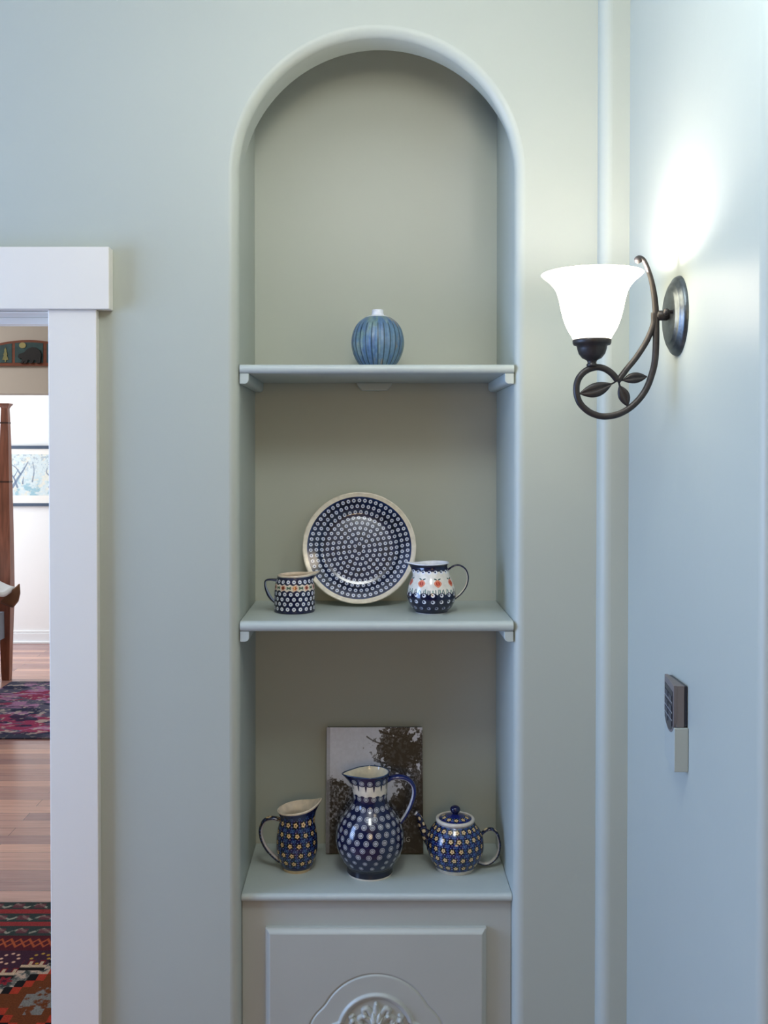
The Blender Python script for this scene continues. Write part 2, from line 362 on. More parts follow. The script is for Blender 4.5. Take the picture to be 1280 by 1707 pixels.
def shelf(pyt, th, label, yf):
    zt = P(628, pyt, yf+.004).z
    t = thing('shelf', label, 'shelf', (ncx, ND/2, zt), 'painted boards in the arched niche')
    mb = MB(); board(mb, x0n+.0015, x1n-.0015, yf, ND-.001, zt, th); mb.build('board', M['shelf'], t, recalc=True)
    cleat_side(x0n+.001, x0n+.02, zt-th, .022, yf+.006, ND-.002, 'cleat', t, 1)
    cleat_side(x1n-.02, x1n-.001, zt-th, .022, yf+.006, ND-.002, 'cleat', t, -1)
    cleat_back(P(624, 640, ND).x, .086, zt-th, .019, 'cleat', t)
    return zt
Z1 = shelf(607.5, .018, 'upper painted shelf board carrying only the round blue ribbed vase', .002)
Z2 = shelf(1036, .021, 'middle painted shelf board under the polka dot plate and two small jugs', .002)
# cabinet
CF = .037; Z3 = P(628, 1488.5, .03).z; TH3 = .0165
cab = thing('cabinet', 'built-in painted cupboard under the niche with a carved door', 'cabinet', (ncx, .16, 0))
mb = MB(); board(mb, x0n+.001, x1n-.001, .022, ND-.001, Z3, TH3); mb.build('top', M['shelf'], cab)
dxl = P(442, 1620, CF-.016).x; dxr = P(811, 1620, CF-.016).x; dzt = P(620, 1549, CF-.016).z
mc = P(627, 1720, CF-.018); dzb = 2*mc.z-dzt
mb = MB()
fr_l, fr_r = dxl+.02, dxr-.02
mb.box(x0n+.001, fr_l, CF, CF+.018, 0, Z3-TH3); mb.box(fr_r, x1n-.001, CF, CF+.018, 0, Z3-TH3)
mb.box(fr_l, fr_r, CF, CF+.018, dzt-.02, Z3-TH3); mb.box(fr_l, fr_r, CF, CF+.018, 0, dzb+.02)
mb.build('face_frame', M['cabinet'], cab)
# carved door: one relief surface
nxg, nzg = 520, 480
gx = np.linspace(dxl, dxr, nxg)[None, :]+np.zeros((nzg, 1)); gz = np.linspace(dzb, dzt, nzg)[:, None]+np.zeros((1, nxg))
edge = np.minimum(np.minimum(gx-dxl, dxr-gx), np.minimum(gz-dzb, dzt-gz))
TD = .018
h = TD*0.55+ (TD*.45)*sm(0, .011, edge)
mpx = (2+CF)/F
ux = (gx-mc.x)/mpx; uz = (gz-mc.z)/mpx; R_ = np.hypot(ux, uz); an = np.abs(np.arctan2(np.abs(uz), np.abs(ux)))
lob = 96+15*(1-sm(math.radians(3), math.radians(30), an))**.9
h = h-.0022*np.exp(-((R_-lob)/1.6)**2)
h = h+.0006*(1-sm(-3, 1, R_-lob))
ringr = 60+13*(1-sm(math.radians(7), math.radians(17), an))
h = h-.0022*(1-sm(-3, 1.5, R_-ringr)); h = h+.0052*np.exp(-(np.abs(R_-ringr)/4.6)**4)
def bump(h, pts, r0, r1, ht, mirror=True):
    q = arcspline(pts, 40); best = np.zeros_like(h)
    for sx in ((1, -1) if mirror else (1,)):
        for sz in (1, -1):
            for k, (a, b_) in enumerate(q):
                rad = r0+(r1-r0)*k/39; d2 = ((ux-sx*a)**2+(uz-sz*b_)**2)/rad**2
                best = np.maximum(best, np.sqrt(np.clip(1-d2, 0, 1)))
    return h+ht*best
h = bump(h, [(0, 20), (0, 34), (0, 47)], 9.5, 3.2, .0075, False)
h = bump(h, [(4, 20), (9, 30), (15, 38), (21, 36), (19, 29)], 5.6, 4.4, .0062)
h = bump(h, [(4, 12), (12, 20), (20, 25), (28, 22), (26, 15)], 5.2, 4.4, .0058)
h = bump(h, [(6, 5), (18, 9), (30, 12), (38, 20), (42, 14)], 5.0, 3.6, .0054)
h = bump(h, [(40, 20), (43, 24), (39, 27)], 4.4, 3.2, .0050)
h = bump(h, [(0, 0), (0, 8)], 9, 7, .005)
V = np.stack([gx, CF-h, gz], -1)
dcol = grid('door', V, None, M['cabinet'], cab)
md = dcol.modifiers.new('thickness', 'SOLIDIFY'); md.thickness = .001
mb = MB(); mb.box(dxl, dxr, CF-TD*.55, CF-.0002, dzb, dzt)
mb.build('door_edge', M['cabinet'], cab)

# ------------------------------------------------------------------ pottery
NAVY = s2l((15, 22, 60)); DARK = s2l((9, 11, 30)); CREAM = s2l((226, 220, 202)); WHITE = s2l((222, 226, 232)); BLUEG = s2l((60, 84, 140))
def dist_cells(u, S, r, n, off, srow):
    """metric distance to the nearest of n marks on a row"""
    du = (u*n-off+.5) % 1-.5
    return np.abs(du)/n*2*math.pi*r, S-srow, du/n*2*math.pi*r, np.floor(u*n-off+.5)
def body(name, cx, basepy, zshelf, prof, inner, thick_px, colf, parent, spout=None, nu=840, nv=420, dz=None, mat_='glaze', ripple=None):
    """prof: list of (half width px, py) from the foot up, converted at the depth where the foot's centre stands"""
    c = on_z(cx, basepy, zshelf); Y = c.y; s = (2+Y)/F
    pts = [(0.0, zshelf)]+[(hp*s, P(cx, py, Y).z) for hp, py in prof]
    o = arcspline(pts[1:], nv)
    o[:, 1] = np.maximum(o[:, 1], zshelf)
    base = np.array([[0.001, zshelf+.002], [o[0, 0]*.85, zshelf+.002], [o[0, 0]*.93, zshelf]])
    segs = [base, o]; kinds = [np.zeros(3), np.ones(nv)]
    if inner:
        th = thick_px*s; rim = o[-1]
        a = np.linspace(0, math.pi, 10)[1:-1]
        rimc = np.stack([rim[0]-th/2+th/2*np.cos(a), rim[1]+th/2*np.sin(a)], 1)
        k = np.linspace(nv-1, int(nv*.12), 90).astype(int); inn = o[k].copy(); inn[:, 0] = np.maximum(inn[:, 0]-th, .001)
        segs += [rimc, inn, np.array([[.001, inn[-1, 1]]])]; kinds += [np.full(len(a), 2), np.full(90, 3), np.full(1, 3)]
    p = np.vstack(segs); kd = np.concatenate(kinds)
    S = np.concatenate([[0], np.cumsum(np.linalg.norm(np.diff(p, axis=0), axis=1))])
    u = np.arange(nu)/nu; ph = u*2*math.pi            # 0 faces the camera, growing towards +x
    r = p[:, 0][:, None]+0*ph[None]; z = p[:, 1][:, None]+0*ph[None]
    if ripple: r = r*(1+ripple(u[None, :], (z-zshelf)/(p[:, 1].max()-zshelf), kd[:, None]))
    dx = np.zeros_like(r)
    if spout:
        phi, width, start, out, up, power = spout[:6]      # centre angle, angular width, start py, push out, push up
        z0 = P(cx, start, Y).z; zr = o[-1, 1]
        wgt = np.clip((z-z0)/(zr-z0), 0, 1.2)**power
        d = (ph[None]-phi+math.pi) % (2*math.pi)-math.pi
        g = np.exp(-(np.abs(d)/width)**1.6)
        r = r+out*s*wgt*g; z = z+up*s*wgt*g
        if len(spout) > 6:                                  # overall slant of the rim towards the spout
            z = z+spout[6]*s*wgt*.5*(1+np.cos(d))
    V = np.stack([c.x+r*np.sin(ph)[None], Y-r*np.cos(ph)[None], z], -1)
    # row positions along the profile from the image row of the front line
    fr = np.array([proj(c.x, Y-a, b)[1] for a, b in p]); idx = np.where(kd == 1)[0]
    def row(py): q = idx[np.argsort(fr[idx])]; return np.interp(py, fr[q], S[q])
    col = colf(u[None, :]+0*S[:, None], S[:, None]+0*u[None, :], np.maximum(p[:, 0], .004)[:, None]+0*u[None, :], kd[:, None]+0*u[None, :], row, s, fr[:, None]+0*u[None, :])
    return grid(name, V, col, M[mat_], parent, closed=True), c, s
def rings_dot(col, u, S, r, n, off, srow, rad, style='dot', outer=WHITE, hole=BLUEG):
    ad, dy, dxs, _ = dist_cells(u, S, r, n, off, srow); d = np.hypot(ad, dy); e = .0005
    if style == 'dot':
        col = mix(col, outer, 1-sm(rad-e, rad+e, d)); col = mix(col, hole, 1-sm(rad*.34-e, rad*.34+e, d))
    elif style == 'peacock':
        col = mix(col, outer*.8, 1-sm(rad-e, rad+e, d)); col = mix(col, DARK, (1-sm(rad*.72-e, rad*.72+e, d)))
        col = mix(col, outer*1.15, 1-sm(rad*.5-e, rad*.5+e, d)); col = mix(col, NAVY, (1-sm(rad*.17-e, rad*.17+e, d)))
    elif style == 'moon':
        col = mix(col, outer, 1-sm(rad-e, rad+e, d)); d2 = np.hypot(dxs+rad*.25, dy-rad*.2)
        col = mix(col, NAVY, 1-sm(rad*.5-e, rad*.5+e, d2))
    return col
def base_cols(u, kd, outside, inside=CREAM, foot=CREAM):
    col = np.zeros(u.shape+(3,))+outside; col[kd >= 2] = inside; col[kd == 0] = foot; return col

# ---- ribbed vase on the upper shelf
def vase_col(u, S, r, kd, row, s, fr):
    n = noise2(u*26*2, S*60, 3); n2 = fbm(u*14, S*25, 5)
    col = np.zeros(u.shape+(3,))+s2l((92, 124, 152)); col = mix(col, s2l((122, 146, 152)), sm(.45, .7, n2))
    col = mix(col, s2l((108, 134, 120)), sm(.52, .75, fbm(u*9+3, S*18, 9))*.8); col = mix(col, s2l((60, 92, 140)), sm(.5, .75, fbm(u*40, S*40, 12))*.6)
    col = mix(col, s2l((150, 140, 120)), sm(.64, .78, fbm(u*30, S*22, 21))*.8)
    g = np.abs((u*26+.5) % 1-.5); fade = sm(row(529), row(541), S)*0+sm(0, .01, row(534)-S)
    col = mix(col, s2l((34, 58, 70)), (1-sm(.05, .16, g))*.85*fade)
    col = mix(col, WHITE, sm(-.0006, .0006, S-row(526.5)))
    return col
vz = on_z(629.5, 617, Z1)
t = thing('vase', 'round blue ribbed ceramic vase with a short white neck, alone on the upper shelf', 'vase', vz)
body('body', 629.5, 617, Z1, [(21, 617), (28, 611), (37, 598), (42.5, 582), (43.3, 567), (39.5, 550), (31, 537), (20, 529), (11.5, 526), (9.6, 522), (9.4, 518)], True, 3.5, vase_col, t,
     mat_='matte_glaze', ripple=lambda u, h, k: (.018*np.abs(np.cos(u*26*math.pi))-.006)*sm(.02, .15, h)*(1-sm(.75, .88, h))*(k == 1), nu=1040, nv=240)

# ---- plate leaning on the back of the niche
pb = on_z(598.5, 1012, Z2); R = 95.5*(2+pb.y+.03)/F
lean = math.asin(min(.9, (ND-.006-pb.y-.012)/(2*R)))
pr = [(0, .004), (.50, .004), (.60, .0042), (.66, .006), (.72, .012), (.80, .0165), (.90, .021), (.97, .0245)]
o = arcspline([(a*R, b_) for a, b_ in pr], 360)
rim = [(R*(.972+.028*math.sin(a)), .0225+.0028*math.cos(a)) for a in np.linspace(0.05, math.pi*.95, 8)]
back = [(R*.9, .016), (R*.74, .008), (R*.66, .0005), (R*.62, 0), (R*.60, .002), (0.001, .001)]
p = np.vstack([o, rim, back]); nu = 900; u = np.arange(nu)/nu; ph = 2*math.pi*u
r = p[:, 0][:, None]+0*ph; hh = p[:, 1][:, None]+0*ph
lx = r*np.sin(ph); lz = r*np.cos(ph)          # plane of the plate
Vy = -hh
cz = Z2+R*math.cos(lean)+.0005; cy = pb.y+R*math.sin(lean)+.02
V = np.stack([pb.x+lx, cy+lz*math.sin(lean)+Vy*math.cos(lean), cz+lz*math.cos(lean)-Vy*math.sin(lean)], -1)
cr = r/R; col = np.zeros(r.shape+(3,))+CREAM; front = (np.arange(len(p)) < 360)[:, None]
inz = (1-sm(.912, .918, cr))*front; wob = fbm(lx*60, lz*60, 4)
col = mix(col, s2l((18, 31, 66)), inz); col = mix(col, s2l((28, 50, 98)), inz*sm(.885, .89, cr)*.8); col = mix(col, s2l((9, 13, 34)), inz*sm(.45, .65, wob)*.6)
for k in range(9):
    rk = .852-k*.0955
    n = max(1, round(2*math.pi*rk/.1)); du = (u[None]*n+k*.37+.5) % 1-.5
    d = np.hypot(du/n*2*math.pi*np.maximum(cr, .01), cr-rk)
    col = mix(col, s2l((206, 214, 230)), (1-sm(.028, .035, d))*front); col = mix(col, s2l((40, 60, 120)), (1-sm(.009, .015, d))*front)
pl = grid('plate', V, col, M['glaze'], None, closed=True, flip=True)
tag(pl, 'large round navy dinner plate with white dots leaning against the niche back', 'plate')

# ---- small straight mug jug
def mug_col(u, S, r, kd, row, s, fr):
    col = base_cols(u, kd, NAVY, s2l((226, 208, 184)), WHITE)
    out = (kd == 1)
    q = base_cols(u, kd, NAVY)
    a, b_ = row(984), row(975); n = 20
    sc_lo = np.abs(np.sin((u*n)*math.pi))*.0035; sc_hi = np.abs(np.cos((u*n)*math.pi))*.003
    band = sm(-.0005, .0005, S-(row(988)+sc_lo))*(1-sm(-.0005, .0005, S-(row(974.5)-sc_hi)+.0))
    q = mix(q, s2l((226, 218, 200)), band)
    for cpos, rr_, c_ in ((0, .0062, s2l((222, 176, 150))), (0, .0036, s2l((130, 46, 16)))):
        ad, dy, dxs, _ = dist_cells(u, S, r, 10, .0+.15, row(981)); th = np.arctan2(dy, dxs)
        d = np.hypot(ad, dy)/(1+.16*np.cos(6*th)); q = mix(q, c_, (1-sm(rr_-.0005, rr_+.0005, d))*band)
    ad, dy, dxs, _ = dist_cells(u, S, r, 10, .65, row(981))
    lf = (1-sm(.0012, .002, np.abs(np.abs(dy)-.4*ad)))*(1-sm(.0045, .0055, ad)); q = mix(q, s2l((40, 84, 60)), lf*band*.9)
    q = rings_dot(q, u, S, r, 20, .15, row(971), .0040); q = rings_dot(q, u, S, r, 20, .65, row(991.5), .0041)
    for k, py in enumerate((1000, 1008, 1016.5)): q = rings_dot(q, u, S, r, 20, .15+.5*k, row(py), .0041)
    q = mix(q, s2l((220, 214, 200)), sm(-.0004, .0006, S-row(964.2))); q = mix(q, s2l((205, 205, 200)), 1-sm(-.0004, .0006, S-row(1025)))
    col[out] = q[out]; return col
c = on_z(491, 1019, Z2)
t = thing('cream_jug', 'short straight-sided navy mug jug with white dots and a rust flower band', 'jug', c)
o_, c, s = body('body', 491, 1019, Z2, [(32.5, 1019), (34, 1017), (34, 1005), (33.8, 990), (32.6, 975), (30, 965), (28.5, 961), (29, 959)], True, 3.2, mug_col, t,
                spout=(math.radians(88), .38, 968, 12, 4, 1.4, 1.5))
def hcol(outer, inner, marks=None):
    def f(t, ph):
        col = np.zeros(t.shape+(3,))+outer
        if marks: col = marks(col, t, ph)
        return mix(col, inner, sm(.2, .45, np.cos(ph-(math.pi if f.side < 0 else 0))))
    f.side = 1; return f
def hx(pts, Y): return [(P(a, b_, Y).x, P(a, b_, Y).z) for a, b_ in pts]
hf = hcol(NAVY, s2l((150, 165, 190))); hf.side = 1
sweep('handle', hx([(466, 968), (455, 966.5), (446, 966.5), (442, 970), (443, 980), (448, 992), (455, 1001), (463, 1007)], c.y), lambda t: .0030+.0008*np.cos(t*9), .0065, M['glaze'], t, Y=c.y, colf=hf)

# ---- small round jug with apples
def apple_col(u, S, r, kd, row, s, fr):
    col = base_cols(u, kd, NAVY, WHITE, WHITE); out = kd == 1; q = base_cols(u, kd, s2l((12, 18, 48)))
    n = 17
    hi = row(957)-.0+0.0025*(1-np.abs(np.sin(u*n*math.pi))); lo = row(991)-.004*np.abs(np.cos(u*n*math.pi))*0
    lo = row(992.5)+.0045*np.abs(np.cos(u*n*math.pi))
    band = sm(-.0005, .0005, S-lo)*(1-sm(-.0005, .0005, S-hi-.003)); q = mix(q, s2l((226, 222, 210)), band)
    for kx in range(60):                                      # grass blades
        u0 = kx/60+.004*math.sin(kx*7.1); lean_ = .0025*math.sin(kx*3.3); hgt = .006+.004*abs(math.sin(kx*2.3))
        dv = S-lo; du = ((u-u0+.5) % 1-.5)*2*math.pi*r-lean_*dv/.008
        q = mix(q, s2l((38, 84, 84)) if kx % 3 else s2l((60, 120, 104)), (1-sm(.0006, .0013, np.abs(du)))*band*(1-sm(hgt-.001, hgt, dv)))
    ad, dy, dxs, _ = dist_cells(u, S, r, 8, .31, row(973.5)); th = np.arctan2(dy, dxs)
    d = np.hypot(ad, dy*1.02)/(1+.06*np.cos(4*th)); q = mix(q, s2l((206, 92, 62)), (1-sm(.0077, .0084, d))*band)
    q = mix(q, s2l((168, 44, 22)), (1-sm(.0009, .0016, np.abs(np.abs(dxs)-.0028)))*(1-sm(.0055, .0065, d))*band)
    q = mix(q, s2l((226, 150, 110)), (1-sm(.0008, .0014, np.abs(d-.0062)))*band*.7)
    for sx in (-1, 1):
        d = np.hypot((dxs-sx*.0045)/1.0, (dy-.0085-.3*np.abs(dxs))/.45); q = mix(q, s2l((34, 74, 62)), (1-sm(.0030, .0038, d))*band)
    q = rings_dot(q, u, S, r, n, .5, row(954.5), .0042, 'moon'); q = rings_dot(q, u, S, r, n, .0, row(993.5), .0040, 'moon')
    q = rings_dot(q, u, S, r, n, .0, row(1004.5), .0042, 'moon'); q = rings_dot(q, u, S, r, n, .5, row(1015), .0040, 'moon', outer=s2l((150, 156, 176)))
    q = mix(q, WHITE, 1-sm(-.0004, .0006, S-row(1023.5))); q = mix(q, WHITE, sm(-.0004, .0006, S-row(942)))
    col[out] = q[out]; return col
c = on_z(719, 1020, Z2)
t = thing('cream_jug', 'small round-bellied jug with red apples on a white band and green grass', 'jug', c)
o_, c, s = body('body', 719, 1020, Z2, [(26, 1020), (28, 1017), (35, 1009), (40, 997), (40.3, 987), (37, 973), (31, 959), (27.4, 948), (26.6, 943), (28, 939.5), (29.5, 938)], True, 2.6, apple_col, t,
                spout=(math.radians(-86), .36, 960, 13.5, 2.5, 1.2, -2))
hf = hcol(NAVY, s2l((224, 222, 208))); hf.side = -1
sweep('handle', hx([(741, 955), (748, 949), (757, 943.5), (767, 943), (776, 950), (779.5, 962), (777, 976), (769, 988), (760, 996), (754, 1001)], c.y), .0026, lambda t: .0062, M['glaze'], t, Y=c.y, colf=hf)

# ---- flower pattern shared by the flowered jug and the teapot
def flowers(q, u, S, r, rows, n, frad, seedy=0, lim=None):
    """rows: profile positions from the top down"""
    for k, sr in enumerate(rows):
        pitch = abs(rows[min(k+1, len(rows)-1)]-rows[max(k-1, 0)])/(2 if 0 < k < len(rows)-1 else 1)
        ad, dy, dxs, ci = dist_cells(u, S, r, n, .5*(k % 2)*0+.2*k, sr); d = np.hypot(dxs, dy); th = np.arctan2(dy, dxs); e = .0004
        w_ = 2*math.pi*r/n
        q = mix(q, s2l((8, 8, 22)), (1-sm(frad*1.7-e, frad*1.8+e, d)))
        # small marks round every flower
        for j in range(8):
            a_ = j*math.pi/4+math.pi/8; rr_ = frad*1.95
            dd = np.hypot(dxs-rr_*math.cos(a_), dy-rr_*math.sin(a_)*.95)
            c_ = (s2l((150, 176, 214)), s2l((70, 130, 120)), s2l((96, 128, 196)), s2l((180, 150, 170)))[(j+k) % 4]
            q = mix(q, c_, (1-sm(frad*.18, frad*.30, dd))*.75)
        dc = np.hypot(ad-w_*.5, np.abs(dy)-pitch*.5)
        q = mix(q, s2l((84, 124, 170)), (1-sm(.0005, .0011, np.abs(dc-.0022)))*.5)
        dv = np.abs(ad-w_*.5); q = mix(q, s2l((52, 78, 140)), (1-sm(.0004, .0009, dv))*(1-sm(pitch*.42, pitch*.5, np.abs(dy)))*.8)
        fr_ = frad*(1+.17*np.cos(5*th+k)); q = mix(q, s2l((226, 196, 140)), 1-sm(-e, e, d-fr_))
        q = mix(q, s2l((120, 62, 34)), 1-sm(frad*.34-e, frad*.34+e, d))
    return q
def fjug_col(u, S, r, kd, row, s, fr):
    col = base_cols(u, kd, NAVY, s2l((222, 208, 184)), s2l((200, 178, 140))); out = kd == 1
    q = base_cols(u, kd, s2l((18, 26, 76)))
    q = flowers(q, u, S, r, [row(y) for y in (1377.5, 1395, 1412, 1428, 1441)], 14, .0043)
    q = mix(q, s2l((204, 182, 142)), 1-sm(-.0004, .0006, S-row(1452.5))); q = mix(q, s2l((222, 208, 184)), sm(-.0004, .0006, S-row(1364)))
    col[out] = q[out]; return col
c = on_z(495, 1447, Z3)
t = thing('milk_jug', 'navy jug with small yellow flowers and a wide cream spout, lowest ledge left', 'jug', c)
o_, c, s = body('body', 495, 1447, Z3, [(23.5, 1447), (24.5, 1443), (29, 1435), (33.5, 1420), (34.6, 1403), (33, 1386), (29.5, 1370), (28, 1362), (29.5, 1357), (33.2, 1350.5)], True, 2.8, fjug_col, t,
                spout=(math.radians(88), .50, 1372, 8.5, 10, 1.2, 8))
def fm(col, t, ph):
    for k in range(7):
        tt = .06+k*.145; d = np.hypot((t-tt)*.085, (ph-math.pi+0)*.004 if False else (np.sin(ph))*.0045)
        back = np.cos(ph-(math.pi if fm.side > 0 else 0)) > 0
        col = mix(col, s2l((12, 12, 34)), (1-sm(.005, .006, d))*back); col = mix(col, s2l((214, 190, 140)), (1-sm(.0028, .0036, d))*back); col = mix(col, s2l((120, 62, 34)), (1-sm(.001, .0016, d))*back)
    col = mix(col, s2l((110, 140, 190)), (1-sm(.05, .3, np.abs(np.sin(t*60+3*np.sin(ph)))))*.5)
    return col
fm.side = 1
hf = hcol(NAVY, s2l((196, 190, 186)), fm); hf.side = 1
sweep('handle', hx([(471, 1369), (462, 1365), (450, 1364), (440, 1369), (434.5, 1382), (436, 1397), (443, 1412), (452, 1423), (461, 1431), (468, 1436)], c.y), .0046, .0076, M['glaze'], t, Y=c.y, colf=hf)

# ---- tall peacock jug
def jug_col(u, S, r, kd, row, s, fr):
    col = base_cols(u, kd, NAVY, s2l((222, 214, 188)), CREAM); out = kd == 1; q = base_cols(u, kd, s2l((13, 21, 58)))
    n = 14; hi = row(1312); lo = row(1331)
    hi_ = hi-.0025*np.abs(np.cos(u*n*math.pi))+.001; lo_ = lo+.0045*np.abs(np.sin((u*n+.5)*math.pi))-.001
    band = sm(-.0005, .0005, S-lo_)*(1-sm(-.0005, .0005, S-hi_)); q = mix(q, s2l((220, 212, 190)), band)
    ad, dy, dxs, _ = dist_cells(u, S, r, n, .5, hi); wd = np.clip((-dy)/.012, 0, 1)
    q = mix(q, s2l((16, 18, 50)), (1-sm(.0012, .0022, ad+.0016*wd-.0008))*(1-sm(.0115, .0135, -dy))*band)
    q = rings_dot(q, u, S, r, n, .0, row(1307.5), .0056, 'peacock', s2l((178, 180, 178))); q = rings_dot(q, u, S, r, n, .5, row(1334), .0056, 'peacock', s2l((178, 180, 178)))
    rows = [(1351.5, 17), (1367, 20), (1380.5, 22), (1394.5, 23), (1407.5, 23), (1420, 22), (1431, 20), (1441, 18), (1449, 16)]
    for k, (py, nn) in enumerate(rows): q = rings_dot(q, u, S, r, nn, .5*(k % 2)+.15*k, row(py), .0060 if k < 7 else .0048, 'peacock', s2l((178, 180, 182)))
    q = mix(q, s2l((12, 14, 34)), 1-sm(-.0005, .0005, S-row(1453))); q = mix(q, s2l((214, 208, 192)), 1-sm(-.0004, .0006, S-row(1467)))
    q = mix(q, s2l((20, 34, 70)), sm(-.0005, .0005, S-row(1299)))
    col[out] = q[out]; m_ = (kd == 2); col[m_] = s2l((40, 62, 92)); return col
c = on_z(616.5, 1453, Z3)
t = thing('pitcher', 'tall navy pitcher covered in white ringed spots with a blue looped handle', 'pitcher', c)
o_, c, s = body('body', 616.5, 1453, Z3, [(38, 1453), (38.5, 1450), (38.2, 1444), (39, 1440), (45.5, 1431), (54.4, 1413), (57.4, 1396), (55, 1379), (49, 1363), (40, 1351), (31.5, 1341), (28.6, 1332), (29, 1320), (30.2, 1305), (32, 1292), (33.5, 1287)], True, 3.0, jug_col, t,
                spout=(math.radians(-80), .42, 1312, 14, 0, 1.3, -1.0), nu=1000, nv=560)
hf = hcol(s2l((20, 34, 92)), s2l((196, 200, 206))); hf.side = -1
hf2 = lambda t_, ph: mix(mix(np.zeros(t_.shape+(3,))+s2l((20, 36, 96)), s2l((20, 34, 92)), t_*0), s2l((200, 204, 210)), sm(.3, .5, np.cos(ph-math.pi))*sm(.02, .06, t_))
sweep('handle', hx([(645, 1300), (655, 1296), (668, 1295), (681, 1299.5), (689, 1310), (690, 1324), (685, 1341), (677, 1357), (669, 1369), (664, 1377)], c.y), lambda t: .0058-.0018*t, lambda t: .0105-.003*t, M['glaze'], t, Y=c.y, colf=hf2)

# ---- teapot
def pot_col(u, S, r, kd, row, s, fr):
    col = base_cols(u, kd, NAVY, CREAM, CREAM); out = kd == 1; q = base_cols(u, kd, s2l((18, 24, 78)))
    q = flowers(q, u, S, r, [row(y) for y in (1389, 1404.5, 1421, 1436, 1448.5)], 20, .0042)
    q = mix(q, s2l((214, 206, 188)), 1-sm(-.0004, .0006, S-row(1454.5)))
    col[out] = q[out]; return col
c = on_z(758.5, 1446, Z3)
t = thing('teapot', 'small round navy teapot with yellow flowers and a white-rimmed lid', 'teapot', c)
o_, c, s = body('body', 758.5, 1446, Z3, [(32, 1446), (33.5, 1443), (40, 1433), (46, 1420), (47.8, 1407), (46, 1393), (41, 1382), (35, 1374), (31.5, 1370), (30.5, 1368)], True, 2.6, pot_col, t, nu=1000)
zl = P(758.5, 1367.5, c.y).z; cl = Vector((c.x, c.y, zl))
prl = np.array([(0.1, -2), (29, -2), (30.5, -1), (32.2, 0), (32.8, 1.5), (32.5, 3.5), (31.5, 4.6), (29.5, 5), (27.6, 4.6), (27, 3.8), (24, 5.2), (18, 7.6), (12, 9.3), (7, 10.3), (5, 10.8)])
q = arcspline(prl*s, 260); nu = 700; u = np.arange(nu)/nu; ph = u*2*math.pi; r = np.maximum(q[:, 0], .0005)[:, None]+0*ph
V = np.stack([c.x+r*np.sin(ph), c.y-r*np.cos(ph), zl+q[:, 1][:, None]+0*ph], -1)
S_ = np.concatenate([[0], np.cumsum(np.linalg.norm(np.diff(q, axis=0), axis=1))])[:, None]+0*ph; kk = np.argmax(q[:, 0]); aft = (np.arange(260) > kk)[:, None]
col = np.zeros(r.shape+(3,))+s2l((214, 208, 192)); inn = (1-sm(27.0*s, 27.4*s, r))*aft; q2 = np.zeros_like(col)+s2l((24, 34, 100))
srow = np.interp(-20*s, -q[kk:, 0], S_[kk:, 0]); q2 = flowers(q2, u[None]+0*S_, S_, r, [srow], 10, .0040)
col = mix(col, q2, inn) if False else col*(1-inn[..., None])+q2*inn[..., None]
lid = grid('lid', V, col, M['glaze'], t, closed=True)
kn = [(0.0005, 9.5*s), (5.5*s, 9.8*s), (4.2*s, 11.5*s), (5*s, 12.8*s)]+[(8.6*s*math.cos(a), (18.6+6.6*math.sin(a))*s) for a in np.linspace(-.9, math.pi/2-.02, 16)]
kq = np.array(kn); V = np.stack([c.x+kq[:, 0][:, None]*np.sin(ph[::10]), c.y-kq[:, 0][:, None]*np.cos(ph[::10]), zl+kq[:, 1][:, None]+0*ph[::10]], -1)
grid('knob', V, np.zeros(V.shape)+s2l((16, 20, 62)), M['glaze'], lid, closed=True)
fm.side = -1
def fmt(col, t, ph):
    col = mix(col, s2l((110, 140, 190)), (1-sm(.05, .35, np.abs(np.sin(t*70+3*np.sin(ph)))))*.5)
    for k in range(8):
        tt = .05+k*.13; d = np.hypot((t-tt)*.11, np.sin(ph)*.0045); bk = np.cos(ph) > 0
        col = mix(col, s2l((12, 12, 34)), (1-sm(.005, .006, d))*bk); col = mix(col, s2l((214, 196, 156)), (1-sm(.0026, .0034, d))*bk)
    return col
hf3 = lambda t_, ph: mix(fmt(np.zeros(t_.shape+(3,))+NAVY, t_, ph), s2l((206, 204, 196)), sm(.2, .45, np.cos(ph-math.pi)))
sweep('handle', hx([(797, 1400), (802, 1391), (810, 1384), (819, 1382), (827, 1388), (831.5, 1400), (832, 1414), (828, 1427), (819, 1436.5), (808, 1440), (796, 1437)], c.y), .0036, .0070, M['glaze'], t, Y=c.y, colf=hf3)
def spc(t_, ph):
    col = np.zeros(t_.shape+(3,))+NAVY; col = mix(col, s2l((110, 140, 190)), (1-sm(.05, .35, np.abs(np.sin(t_*60+3*np.sin(ph)))))*.5)
    for k in range(5):
        for j in range(4):
            d = np.hypot((t_-.15-k*.17)*.06, ((ph-j*math.pi/2-.8*(k % 2)+math.pi) % (2*math.pi)-math.pi)*.007); col = mix(col, s2l((12, 12, 34)), 1-sm(.0045, .0055, d)); col = mix(col, s2l((214, 196, 156)), 1-sm(.0024, .0032, d))
    return mix(col, WHITE, sm(.965, .975, t_))
sweep('spout', hx([(722, 1408), (714, 1397), (707, 1385), (702, 1372), (698, 1361), (692, 1355)], c.y), lambda t: .0105*(1-t)**1.2+.0048, lambda t: .0105*(1-t)**1.2+.0048, M['glaze'], t, Y=c.y, colf=spc)

